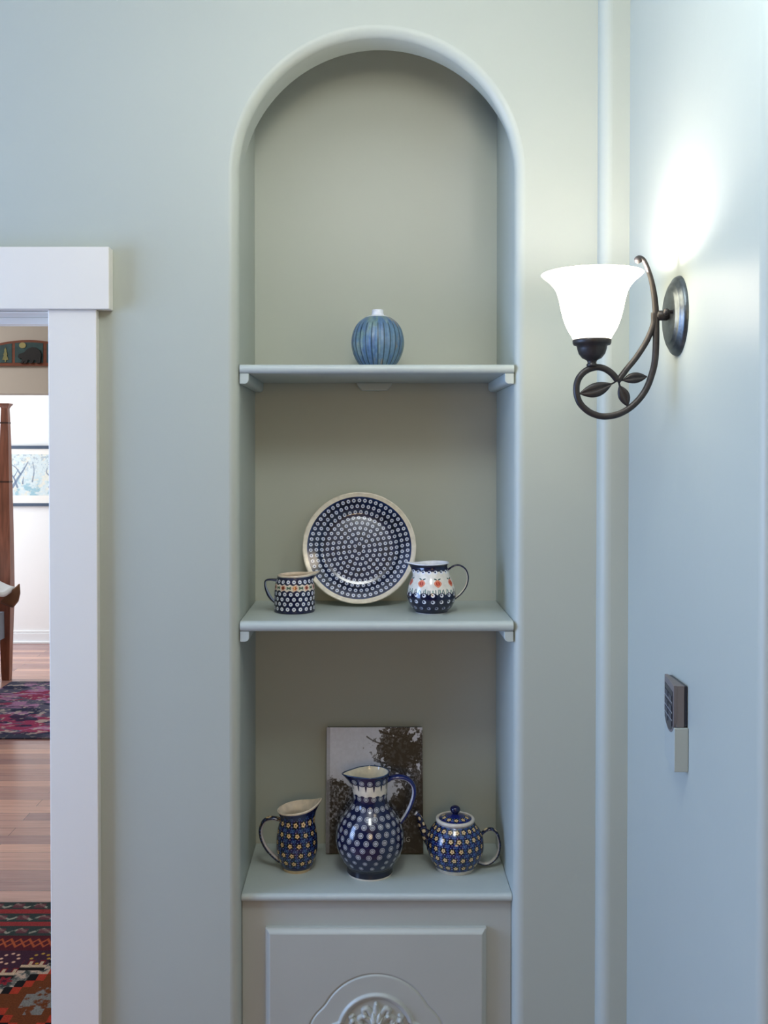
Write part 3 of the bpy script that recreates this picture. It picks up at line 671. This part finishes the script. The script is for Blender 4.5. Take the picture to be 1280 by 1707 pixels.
# ---- book behind the jugs
bk = on_z(624.5, 1425, Z3); bw = 163*(2+bk.y)/F; bt = .014
top = P(624.5, 1215, ND-.02); dy_ = (ND-.004)-(bk.y+bt); hgt = math.hypot(top.z-Z3, dy_); ang = math.asin(dy_/hgt)
t = thing('book', 'large black and white photo book standing behind the tall spotted pitcher', 'book', bk)
def bpt(x, y, z):   # local book coordinates: x across, y thickness from the cover back, z up
    return (bk.x-bw/2+x, bk.y+y*math.cos(ang)+z*math.sin(ang), Z3+.0006+z*math.cos(ang)+(bt-y)*math.sin(ang)*0+max(0, 0)+(-y+0)*math.sin(ang)+bt*math.sin(ang))
def bbox(name, x0, x1, y0, y1, z0, z1, m_, bev=0):
    mb = MB(); mb.box(x0, x1, y0, y1, z0, z1); mb.v = [bpt(*v) for v in mb.v]; return mb.build(name, m_, t, bevel=bev)
bbox('pages', .003, bw-.004, .0025, bt-.0025, .003, hgt-.003, M['pages'])
bbox('back_cover', 0, bw, bt-.0022, bt, 0, hgt, mat('book_board', (60, 60, 62), .5), .0005)
bbox('spine', -.001, .0016, .0004, bt-.0004, 0, hgt, mat('book_spine', (150, 152, 156), .5), .0005)
nx, nz = 420, 540; gx = np.linspace(0, bw, nx)[None]+np.zeros((nz, 1)); gz = np.linspace(0, hgt, nz)[:, None]+np.zeros((1, nx))
a = gx/bw; b_ = gz/hgt
sky = .72-.42*(1-b_)+.03*fbm(a*3, b_*3, 2)
n1 = fbm(a*26, b_*30, 31, 5); n2 = fbm(a*9, b_*10, 41, 3); n3 = fbm(a*60, b_*70, 51, 3)
# crown of the tree on the right, bushes along the bottom
crown = np.clip(1.25-np.hypot((a-.80)/.42, (b_-.80)/.30), -1, 1); right = sm(.45, .8, a-.25*(b_-.5))*.6
low = sm(.60, .40, b_-.12*np.sin(a*7+1))*1.0
den = np.maximum(np.maximum(crown, low), right*sm(.9, .6, b_))
mask = sm(.47, .53, den*.50+n1*.42+.25*(n2-.5)+.22*(n3-.5))
leaf = .006+.16*sm(.45, .75, n3)*(1-sm(.2, .6, a))*sm(.1, .3, b_)+.11*sm(.48, .72, n3)*sm(.35, .6, n2)+.06*sm(.5, .7, n1)*(1-sm(.5, .8, a)*.5)
g = sky*(1-mask)+leaf*mask; g = g*np.where(b_ < .28, .25+.75*b_/.28, 1)
for p0, p1 in (((.95, .72), (.42, .93)), ((.9, .6), (.50, .70)), ((.98, .86), (.55, .98)), ((.9, .55), (.62, .82))):
    ax, ay = p0; bx, by = p1; tt = np.clip(((a-ax)*(bx-ax)+(b_-ay)*(by-ay))/((bx-ax)**2+(by-ay)**2), 0, 1)
    g = g*(1-(1-sm(.004, .010, np.hypot(a-ax-tt*(bx-ax), b_-ay-tt*(by-ay)+.012*np.sin(tt*9))))*.9)
g = np.where(a < .035, g*.45+.16, g)
g = np.maximum(g, .006)
V = np.stack([bk.x-bw/2+gx, bk.y+gz*math.sin(ang)+0*gx, Z3+.0006+gz*math.cos(ang)+bt*math.sin(ang)], -1)
fc = grid('front_cover', V, np.stack([g*.95, g*1.0, g*1.13], -1), M['print'], t)
md = fc.modifiers.new('thickness', 'SOLIDIFY'); md.thickness = .0022; md.offset = -1
# lettering on the cover
cu = bpy.data.curves.new('title', 'FONT'); cu.body = 'NG'; cu.size = .0155; cu.extrude = .0002; cu.space_character = 1.1
to = bpy.data.objects.new('title', cu); C.objects.link(to); bpy.context.view_layer.update()
me = bpy.data.meshes.new_from_object(to.evaluated_get(bpy.context.evaluated_depsgraph_get())); bpy.data.objects.remove(to)
tp = P(666.5, 1405, bk.y+.005); lz0 = (tp.z-Z3)/math.cos(ang)
tx = bpy.data.objects.new('title', me); C.objects.link(tx); me.materials.append(M['letter'])
tx.rotation_euler = (math.pi/2-ang, 0, 0); tx.location = (tp.x, bk.y+lz0*math.sin(ang)-.0006, Z3+.0006+lz0*math.cos(ang)+bt*math.sin(ang)); adopt(tx, t)

# ------------------------------------------------------------------ wall lamp
ZS = RX*F/(1147-X0)+.055; YS = ZS-D
def S2(px, py): v = P(px, py, YS); return (v.x, v.z)
sc_c = P(615+RX*F/ZS, 527, YS); sk = ZS/F
sconce = thing('wall_lamp', 'lit wall lamp with white bell glass shade and dark scrolled iron arm', 'lamp', (RX, YS, sc_c.z))
pz = S2(1120, 527)[1]
lathe_simple('backplate', [(0.0005, .017), (.044, .017), (.0475, .0162), (.050, .0135), (.0545, .0135), (.057, .012), (.060, .009), (.0645, .0075), (.0665, .005), (.068, .0015), (.068, 0)], (RX, YS, pz), M['plate_metal'], sconce, axis='x', scale=(.81, 1))
lathe_simple('backplate_screw', [(0.003, .012), (.003, .022), (.0052, .024), (.0062, .027), (.005, .0305), (.0005, .032)], (RX, YS-.022, pz+.004), M['bronze'], sconce, axis='x', nu=24)
ax_ = S2(1093, 527)[0]
lathe_simple('arm_boss', [(0.0005, .015), (.006, .016), (.0085, .019), (.0085, RX-ax_-.003), (.004, RX-ax_), (.0005, RX-ax_+.001)], (RX, YS, pz+.001), M['bronze'], sconce, axis='x', nu=32)
main = [(1029.5, 634), (1019, 622), (1006, 614), (991.6, 612.5), (975, 619), (963.5, 633), (960.6, 651.7), (966, 671), (979.5, 685), (994, 692), (1008.7, 694.3), (1027, 691.5), (1043, 684.4), (1058, 673), (1070.6, 658.6), (1079.5, 643), (1086, 625), (1091, 605), (1093, 580), (1093.5, 545), (1092.5, 512.5), (1089.5, 486.7), (1084, 461), (1077.5, 443), (1072, 433), (1065, 429.5), (1060, 433)]
sweep('scroll_arm', [S2(*p_) for p_ in main], lambda t: np.where(t < .75, .0056, .0056-.0016*sm(.75, .97, t)), lambda t: .0052+0*t, M['bronze'], sconce, n=260, nu=20, Y=YS)
inner_ = [(1092, 522), (1089, 541), (1078.5, 567), (1061, 595), (1044, 616), (1029, 636)]
sweep('scroll_brace', [S2(*p_) for p_ in inner_], lambda t: .0051+.002*(1-sm(0, .15, t)), .0050, M['bronze'], sconce, n=90, nu=20, Y=YS)
kx, kz = S2(1063.5, 433)
lathe_simple('scroll_tip', [(.0003, -.0062)]+[(.0066*math.cos(a), .0066*math.sin(a)) for a in np.linspace(-1.45, 1.45, 12)]+[(.0003, .0062)], (kx, YS, kz), M['bronze'], sconce, nu=24)
for nm, pts, wd in (('leaf', [(1029, 634), (1019, 640), (993, 650), (966, 656.5)], 12), ('leaf', [(1031, 636), (1033.5, 645), (1040, 660), (1046, 677)], 9.8), ('leaf', [(1030, 635), (1042, 633), (1057, 630), (1078, 628)], 9.2)):
    sweep(nm, [S2(*p_) for p_ in pts], lambda t, wd=wd: sk*(1.5+(wd-1.5)*np.clip(np.sin(np.clip((t-.18)/.80, 0, 1)*math.pi), 0, 1)**.85), lambda t: .0018+.0030*np.clip(np.sin(t*math.pi), 0, 1), M['bronze'], sconce, n=60, nu=28, Y=YS, crease=.55)
cx_ = 986.5
def prs(l): return [(hp*sk, P(cx_, py, YS).z) for hp, py in l]
cc = P(cx_, 600, YS)
lathe_simple('cup', [(a, b_-cc.z) for a, b_ in prs([(.3, 612), (8.5, 611), (9, 607.5), (7, 605.5), (7.5, 603), (9, 600.5), (16, 597), (21.5, 590), (24, 582), (25, 576.5), (30, 575), (31.5, 572), (31.8, 567.5), (30.5, 565.5), (27, 566), (22, 575), (.3, 578)])], (cc.x, YS, cc.z), M['bronze'], sconce, nu=64)
shp = prs([(24, 574), (29, 569), (33, 561), (40, 549), (46, 534), (51, 515), (54.5, 498), (60, 482), (70, 469), (79, 461.5), (83.5, 457)])
sp = arcspline(shp, 60); innr = sp[::-1].copy(); innr[:, 0] -= .003
lathe_simple('shade', [(a, b_-cc.z) for a, b_ in np.vstack([sp, innr])], (cc.x, YS, cc.z), M['shade'], sconce, nu=96)
bl = bpy.data.lights.new('bulb', 'POINT'); bl.energy = 2.5; bl.color = (1, .90, .98); bl.shadow_soft_size = .018
bo = bpy.data.objects.new('bulb', bl); C.objects.link(bo); bo.location = (cc.x, YS, P(cx_, 482, YS).z); adopt(bo, sconce)

# ------------------------------------------------------------------ remote and its holder on the right wall
y_n = on_x(1147, 1170, RX).y; y_f = on_x(1120, 1127, RX).y
def rx(px, y): return (px-X0)*(y+D)/F
ztop = on_x(1147, 1143, RX).z; zbot = on_x(1147, 1214, RX).z; xn = rx(1125, y_n); xf = rx(1109.5, y_f)
zhb = on_x(1149, 1289, RX).z
hold = MB(); hold.add([(RX-.0005, y_n-.003, zhb), (xn, y_n-.003, zhb), (xf, y_f, zhb), (RX-.0005, y_f, zhb), (RX-.0005, y_n-.003, zbot), (xn, y_n-.003, zbot), (xf, y_f, zbot), (RX-.0005, y_f, zbot)],
    [(0, 1, 2, 3), (4, 7, 6, 5), (0, 4, 5, 1), (1, 5, 6, 2), (2, 6, 7, 3), (3, 7, 4, 0)])
hb = hold.build('wall_holder', mat('holder_plastic', (172, 180, 172), .5), None, bevel=.001); tag(hb, 'pale rectangular holder on the right wall directly under the grey control', 'holder')
rm = thing('remote_control', 'small grey wall control with dark keys above its pale holder, below the lamp', 'remote control', (RX, (y_n+y_f)/2, zbot))
# shield-shaped face extruded from the wall
W = y_f-y_n; k = 14
outl = [(0, ztop), (W, ztop)]+[(W*(.5+.5*math.cos(a)), zbot+.010-.026*math.sin(a)) for a in np.linspace(0, math.pi, k)]
def facex(y_): return xn+(xf-xn)*y_/W
vs = [(facex(a)-.0005, y_n+a, b_) for a, b_ in outl]+[(facex(a)+.005, y_n+a, b_) for a, b_ in outl]; kk = len(outl)
mb = MB(); mb.add(vs, [tuple(range(kk)), tuple(range(2*kk-1, kk-1, -1))]+[(i, (i+1) % kk, kk+(i+1) % kk, kk+i) for i in range(kk)])
mb.build('front_panel', M['remote'], rm, bevel=.0006)
mb = MB(); mb.add([(facex(0)+.004, y_n+.0005, zbot+.0005), (RX-.006, y_n+.0005, zbot+.0005), (RX-.006, y_f-.001, zbot+.0005), (facex(W)+.004, y_f-.001, zbot+.0005), (facex(0)+.004, y_n+.0005, ztop-.0005), (RX-.006, y_n+.0005, ztop-.0005), (RX-.006, y_f-.001, ztop-.0005), (facex(W)+.004, y_f-.001, ztop-.0005)],
    [(0, 1, 2, 3), (4, 7, 6, 5), (0, 4, 5, 1), (1, 5, 6, 2), (2, 6, 7, 3), (3, 7, 4, 0)])
mb.build('casing', M['remote'], rm, bevel=.001)
mb = MB(); mb.box(RX-.007, RX-.0004, y_n+.0015, y_f-.002, zbot+.001, ztop-.001); mb.build('back_plate', M['remote_dark'], rm, bevel=.002)
ins = [(.08*W, ztop-.012), (.92*W, ztop-.012)]+[(W*(.5+.42*math.cos(a)), zbot+.009-.021*math.sin(a)) for a in np.linspace(0, math.pi, k)]
vs = [(facex(a)-.0012, y_n+a, b_) for a, b_ in ins]+[(facex(a)+.001, y_n+a, b_) for a, b_ in ins]; kk = len(ins)
mb = MB(); mb.add(vs, [tuple(range(kk)), tuple(range(2*kk-1, kk-1, -1))]+[(i, (i+1) % kk, kk+(i+1) % kk, kk+i) for i in range(kk)])
kp = mb.build('key_pad', M['remote_dark'], rm)
for q_ in (.20, .46, .66, .84):
    z_ = ztop-.012-(ztop-.012-zbot+.006)*q_
    for a0, a1 in ((.14, .46), (.54, .86)):
        mb = MB(); mb.add([(facex(a0*W)-.0022, y_n+a0*W, z_-.0045), (facex(a1*W)-.0022, y_n+a1*W, z_-.0045), (facex(a1*W)-.0022, y_n+a1*W, z_+.0045), (facex(a0*W)-.0022, y_n+a0*W, z_+.0045),
            (facex(a0*W)-.0008, y_n+a0*W, z_-.0045), (facex(a1*W)-.0008, y_n+a1*W, z_-.0045), (facex(a1*W)-.0008, y_n+a1*W, z_+.0045), (facex(a0*W)-.0008, y_n+a0*W, z_+.0045)],
            [(0, 1, 2, 3), (4, 7, 6, 5), (0, 4, 5, 1), (1, 5, 6, 2), (2, 6, 7, 3), (3, 7, 4, 0)])
        mb.build('key', mat('key_plastic', (52, 56, 66), .4), kp)
    z2 = z_-.0068
    mb = MB(); mb.add([(facex(.1*W)-.0020, y_n+.1*W, z2), (facex(.9*W)-.0020, y_n+.9*W, z2), (facex(.9*W)-.0020, y_n+.9*W, z2+.0012), (facex(.1*W)-.0020, y_n+.1*W, z2+.0012),
        (facex(.1*W)-.0008, y_n+.1*W, z2), (facex(.9*W)-.0008, y_n+.9*W, z2), (facex(.9*W)-.0008, y_n+.9*W, z2+.0012), (facex(.1*W)-.0008, y_n+.1*W, z2+.0012)],
        [(0, 1, 2, 3), (4, 7, 6, 5), (0, 4, 5, 1), (1, 5, 6, 2), (2, 6, 7, 3), (3, 7, 4, 0)])
    if q_ < .8: mb.build('divider', M['remote_line'], kp)

# ------------------------------------------------------------------ rooms seen through the doorway
# rugs
def rug(name, px_mid, py_far, py_near, x0, x1, colf, nx, ny, label):
    ya = on_z(px_mid, py_far, .008).y; yb = on_z(px_mid, py_near, .008).y if py_near else .02
    gx = np.linspace(x0, x1, nx)[None]+np.zeros((ny, 1)); gy = np.linspace(yb, ya, ny)[:, None]+np.zeros((1, nx))
    pyv = np.array([proj(-1, v, .008)[1] for v in gy[:, 0]])[:, None]+np.zeros((1, nx))
    V = np.stack([gx, gy, .008+.0012*fbm(gx*20, gy*20, 3)], -1)
    o = grid(name, V, colf(gx, gy, pyv, ya, yb), M['rug'], None)
    md = o.modifiers.new('thickness', 'SOLIDIFY'); md.thickness = .008; md.offset = -1
    return tag(o, label, 'rug')
def rug1(gx, gy, py, ya, yb):
    e = ya-gy; col = np.zeros(gx.shape+(3,))+s2l((58, 54, 66)); zz = fbm(gx*60, gy*60, 8)
    def tri(x, p): return np.abs(((x/p) % 1)-.5)*2
    def band(a, b): return ((e >= a) & (e < b)).astype(float)
    dk = s2l((52, 66, 68)); red = s2l((150, 58, 62)); crm = s2l((206, 184, 158)); spk = s2l((132, 134, 132))
    for a, b in ((0, .055), (.085, .145), (.175, .24)):
        m_ = band(a, b); col = mix(col, dk, m_); cen = (a+b)/2+.014*(tri(gx+a*3, .075)*2-1)+.010*(zz-.5)
        col = mix(col, s2l((158, 160, 150)), m_*(1-sm(.004, .009, np.abs(e-cen)))*sm(.3, .5, zz)); col = mix(col, s2l((120, 62, 76)), m_*(1-sm(.01, .02, np.abs(e-(a+b)/2)))*(tri(gx+a*3+.03, .075) > .5)*.7)
    for a, b in ((.055, .085), (.145, .175)): col = mix(col, red, band(a, b)*1.0)
    m_ = band(.24, .335); col = mix(col, s2l((84, 32, 44)), m_); col = mix(col, s2l((190, 98, 62)), m_*.8*np.maximum(1-sm(.005, .010, np.abs(e-.287-.024*(tri(gx, .06)*2-1))), 1-sm(.004, .008, np.abs(e-.287+.024*(tri(gx, .06)*2-1)))))
    m_ = (e >= .335).astype(float); col = mix(col, s2l((66, 40, 60)), m_)
    # dotted rosettes
    for cx0, c_ in ((-1.13, s2l((232, 190, 166))), (-1.035, s2l((190, 150, 70))), (-1.24, s2l((190, 150, 70)))):
        for k in range(8):
            d = np.hypot(gx-cx0-.027*math.cos(k*math.pi/4), (e-.385)-.030*math.sin(k*math.pi/4)); col = mix(col, c_, m_*(1-sm(.004, .007, d)))
    # stepped fields
    st = .43+.045*np.floor((-gx-1.0)/.08)
    field = (e > st).astype(float)*m_
    edge_ = (1-sm(.006, .009, np.abs(e-st)))*m_
    col = mix(col, spk*.9, field); col = mix(col, s2l((196, 176, 160)), field*sm(.52, .62, zz)); col = mix(col, s2l((62, 70, 70)), field*sm(.5, .42, zz))
    col = mix(col, s2l((26, 24, 30)), ((e > st+.007)&(e < st+.026)).astype(float)*m_); col = mix(col, s2l((120, 36, 44)), ((e < st)&(e > st-.035)&(tri(gx, .034) > .45)).astype(float)*m_); col = mix(col, crm, ((e < st)&(e > st-.028)&(tri(gx, .034) > .7)).astype(float)*m_); col = mix(col, crm, edge_)
    # red stepped medallion
    cx1, ce1 = -.955, .62
    mm = np.floor(np.abs(gx-cx1)/.026)*.026+np.floor(np.abs(e-ce1)/.036)*.036*.8
    col = mix(col, s2l((20, 20, 26)), (mm < .140).astype(float)); col = mix(col, s2l((178, 62, 44)), (mm < .128).astype(float)); col = mix(col, s2l((112, 62, 34)), (mm < .105).astype(float)); col = mix(col, spk, (mm < .04).astype(float)*sm(.4, .55, zz))
    for a_, b_ in ((-1.10, .515), (-1.075, .68), (-.985, .77), (-1.2, .60)):
        d = np.hypot(gx-a_, e-b_)/(1+.3*np.cos(6*np.arctan2(e-b_, gx-a_))); col = mix(col, s2l((150, 44, 58)), 1-sm(.017, .023, d)); col = mix(col, s2l((70, 30, 50)), 1-sm(.006, .010, d))
    return col*.9
rug('rug', 60, 1504, None, -1.75, -.72, rug1, 700, 760, 'dark red and navy tribal rug with stepped medallions just inside the doorway')
def rug2(gx, gy, py, ya, yb):
    a = fbm(gx*4+gy*2, gy*7, 61, 5); b = fbm(gx*9, gy*16, 71, 4); c_ = fbm(gx*26, gy*30, 81, 3)
    col = np.zeros(gx.shape+(3,))+s2l((92, 92, 116)); col = mix(col, s2l((150, 60, 96)), sm(.5, .58, a)); col = mix(col, s2l((176, 130, 170)), sm(.56, .66, b)*.9)
    col = mix(col, s2l((36, 44, 74)), sm(.54, .62, fbm(gx*8+5, gy*14, 91))*.9); col = mix(col, s2l((196, 184, 176)), sm(.62, .7, c_)*.7)
    ed = np.minimum(ya-gy, gy-yb); col = mix(col, s2l((60, 66, 84)), (1-sm(.05, .09, ed))*.7)
    return col
rug('rug', 60, 1136, 1230, -2.49, -1.3, rug2, 600, 420, 'purple and pink patterned rug beside the bed in the far room')
# bed
BY = on_z(10, 1133, 0).y; sb = (2+BY)/F
def B(px, py): return P(px, py, BY)
bed = thing('bed', 'wooden four-poster bed in the far room, its tall post at the doorway edge', 'bed', (-3.4, BY-.6, 0))
def post(xc, yc, nm='post'):
    prf = [(6.5, 1133), (7, 1120), (8.5, 1060), (10, 1012), (10.5, 985), (10.2, 940), (9.6, 880), (8.4, 800), (7.0, 730), (6.2, 700), (5.4, 681), (7.5, 677), (9.5, 675), (9.5, 672.5)]
    mb = MB(); vs = []
    for hp, py in prf:
        z = max(0, B(10, py).z) if py < 1130 else 0; h_ = hp*sb
        vs += [(xc-h_, yc-h_, z), (xc+h_, yc-h_, z), (xc+h_, yc+h_, z), (xc-h_, yc+h_, z)]
    k = len(prf); fs = [(4*i+j, 4*i+(j+1) % 4, 4*i+4+(j+1) % 4, 4*i+4+j) for i in range(k-1) for j in range(4)]+[(0, 3, 2, 1), (4*k-4, 4*k-3, 4*k-2, 4*k-1)]
    mb.add(vs, fs); return mb.build(nm, M['redwood'], bed, bevel=.003)
bx = B(10, 900).x; bxl = -4.6; BYb = BY+.0-1.0
BN = BY-1.42; fp = post(bx, BY); post(bx, BN); post(bxl+.1, BY); post(bxl+.1, BN)
for zc, hw_ in ((B(5, 705).z, 6.8), (B(5, 803).z, 8.9)):
    MB().box(bx-hw_*sb, bx+hw_*sb, BY-hw_*sb, BY+hw_*sb, zc-.006, zc+.006).build('post_ring', M['darkwood'], fp, bevel=.002)
zr0, zr1 = B(5, 1062).z, B(5, 1018).z
mb = MB(); mb.box(bxl, bx, BY-.015, BY+.015, zr0, zr1); mb.box(bxl, bx, BN-.015, BN+.015, zr0, zr1); mb.box(bx-.03, bx, BN, BY, zr0, zr1); mb.build('rail', M['ruffle'], bed)
zmt = B(5, 965).z
mb = MB(); mb.box(bxl, bx-.06, BN+.06, BY-.06, zr1-.02, zmt-.03); mb.build('mattress', M['matboard'], bed, bevel=.04)
# quilt with a corner hanging over
na, nb2 = 90, 60
A = np.linspace(0, 1, na)[None]+np.zeros((nb2, 1)); Bv = np.linspace(0, 1, nb2)[:, None]+np.zeros((1, na))
xe = B(33, 980).x
qx = bxl+(xe-bxl)*A; qy = BY-.10-1.25*Bv
tx_ = sm(bx-.12, xe, qx); ty = sm(.10, 0, Bv)*.5
qz = zmt+.045*(1-sm(bx-.9, bx+.02, qx))+.01*np.sin(qx*9)-.075*tx_-.015*ty+.010*np.sin(Bv*24+A*14)*tx_
top_ = grid('quilt', np.stack([qx, qy, qz], -1), None, M['bedspread'], None)
md = top_.modifiers.new('thickness', 'SOLIDIFY'); md.thickness = .03; md.offset = -1
tag(top_, 'white quilt over the bed with a brown lined corner hanging past the post', 'bedspread')
ql = MB(); pts = [(6, 1000), (33, 974), (34, 990), (31, 1003), (22, 1014), (10, 1010), (0, 1006)]
k = len(pts); ql.add([tuple(P(a_, b_, BY-.105)) for a_, b_ in pts]+[tuple(P(a_, b_-3, BY-.16)) for a_, b_ in pts], [tuple(range(k)), tuple(range(2*k-1, k-1, -1))]+[(i, (i+1) % k, k+(i+1) % k, k+i) for i in range(k)])
ql.build('lining', M['quiltback'], top_, bevel=.01)
# framed picture
fy = FY-.03
t = thing('framed_picture', 'wide framed landscape of bare blue trees on the white far wall', 'picture', P(60, 843, fy))
fx0, fx1 = P(-60, 790, fy).x, P(150, 790, fy).x; fz1, fz0 = P(40, 743, fy).z, P(40, 844, fy).z; fw = .026
mb = MB(); mb.box(fx0, fx1, fy, FY-.001, fz1-fw, fz1); mb.box(fx0, fx1, fy, FY-.001, fz0, fz0+fw); mb.box(fx0, fx0+fw, fy, FY-.001, fz0+fw, fz1-fw); mb.box(fx1-fw, fx1, fy, FY-.001, fz0+fw, fz1-fw)
mb.build('frame', M['slate'], t)
MB().box(fx0+fw, fx1-fw, fy+.012, FY-.002, fz0+fw, fz1-fw).build('mat', M['matboard'], t)
ax0, ax1 = fx0+.10, fx1-.10; az1, az0 = P(40, 757, fy).z, P(40, 826, fy).z
gx = np.linspace(ax0, ax1, 420)[None]+np.zeros((220, 1)); gz = np.linspace(az0, az1, 220)[:, None]+np.zeros((1, 420))
a, b_ = proj(0, fy, 0)[0], 0
upx = (gx-P(0, 790, fy).x)/((2+fy)/F); upy = 826-(gz-az0)/(az1-az0)*69
n1 = fbm(upx/9, upy/6, 5); col = np.zeros(gx.shape+(3,))+s2l((206, 218, 222)); col = mix(col, s2l((150, 186, 200)), sm(.45, .65, n1)*sm(790, 812, upy)); col = mix(col, s2l((226, 220, 206)), sm(.5, .65, fbm(upx/6, upy/5, 15))*.7)
col = mix(col, s2l((160, 176, 190)), sm(.55, .68, fbm(upx/3, upy/3, 25))*sm(800, 770, upy)*.8)
def stroke(col, pts, wdt, c_):
    q = arcspline(pts, 60); d = np.full(gx.shape, 99.)
    for i, (x_, y_) in enumerate(q): d = np.minimum(d, np.hypot(upx-x_, upy-y_)+i*wdt*.01)
    return mix(col, c_, (1-sm(wdt*.7, wdt*1.2, d))*.85)
for off in (-62, 0, 62):
    for pts, wd in (([(20, 812), (30, 796), (38, 784), (46, 770)], 2.4), ([(33, 790), (26, 780), (18, 774)], 1.4), ([(53, 803), (56, 786), (54, 770)], 1.2), ([(37, 806), (38, 795)], 1.3), ([(90, 812), (84, 796), (77, 788), (78, 780)], 1.8), ([(84, 796), (92, 782)], 1.1)):
        col = stroke(col, [(x_+off, y_) for x_, y_ in pts], wd, s2l((92, 112, 142)))
grid('print', np.stack([gx, np.full_like(gx, fy+.0115), gz], -1), col, M['canvas'], t)
# carved plaque above the far opening
py_ = HY-.022; sp_ = (2+py_)/F
t = thing('wall_plaque', 'arched wooden plaque with a black bear on the cream wall over the opening', 'plaque', P(46, 610, py_))
def extr(name, pts, y0, y1, m_, parent, bev=0):
    v3 = [P(a_, b_, py_) for a_, b_ in pts]; v3 = [Vector((v.x, 0, v.z)) for v in v3]; k = len(v3); tri = [tuple(q_) for q_ in tessellate_polygon([v3])]
    mb = MB(); mb.add([(v.x, y0, v.z) for v in v3]+[(v.x, y1, v.z) for v in v3], tri+[tuple(i+k for i in q_[::-1]) for q_ in tri]+[(i, (i+1) % k, k+(i+1) % k, k+i) for i in range(k)])
    return mb.build(name, m_, parent, bevel=bev)
def topc(x_): return 566.5+((x_-46)/78)**2*14
xs = np.linspace(-32, 124, 30)
extr('board', [(x_, topc(x_)) for x_ in xs]+[(124, 609.5), (-32, 609.5)], py_+.008, HY-.001, M['plaquewood'], t)
for a_, b_ in ((-28, 19), (24, 71), (77, 120)):
    xx = np.linspace(a_, b_, 10); extr('panel', [(x_, topc(x_)+4) for x_ in xx]+[(b_, 604.5), (a_, 604.5)], py_+.006, py_+.009, M['teal'], t)
bear = [(150, 378), (158, 352), (185, 345), (205, 336), (230, 308), (265, 295), (300, 298), (330, 320), (345, 355), (340, 390), (337, 428), (306, 430), (304, 408), (286, 402), (272, 428), (246, 430), (252, 404), (236, 398), (222, 430), (200, 430), (204, 408), (192, 428), (172, 430), (186, 402), (180, 388), (163, 392)]
extr('bear', [(a_/5.02, 520+b_/5.02) for a_, b_ in bear], py_-.002, py_+.0065, M['black'], t)
extr('moon', [(37+5.6*math.cos(a_), 575.5+4.8*math.sin(a_)) for a_ in np.linspace(0, 2*math.pi, 24, endpoint=False)], py_+.003, py_+.0065, M['moon'], t)
for cx1 in (8.5, 85.5, -14, 108):
    extr('tree', [(cx1, 579), (cx1+2.2, 584), (cx1+1.4, 585), (cx1+3.6, 591), (cx1+2.6, 592), (cx1+5.2, 599.5), (cx1+1, 600), (cx1+1, 603), (cx1-1, 603), (cx1-1, 600), (cx1-5.2, 599.5), (cx1-2.6, 592), (cx1-3.6, 591), (cx1-1.4, 585), (cx1-2.2, 584)], py_+.003, py_+.0065, M['tree'], t)
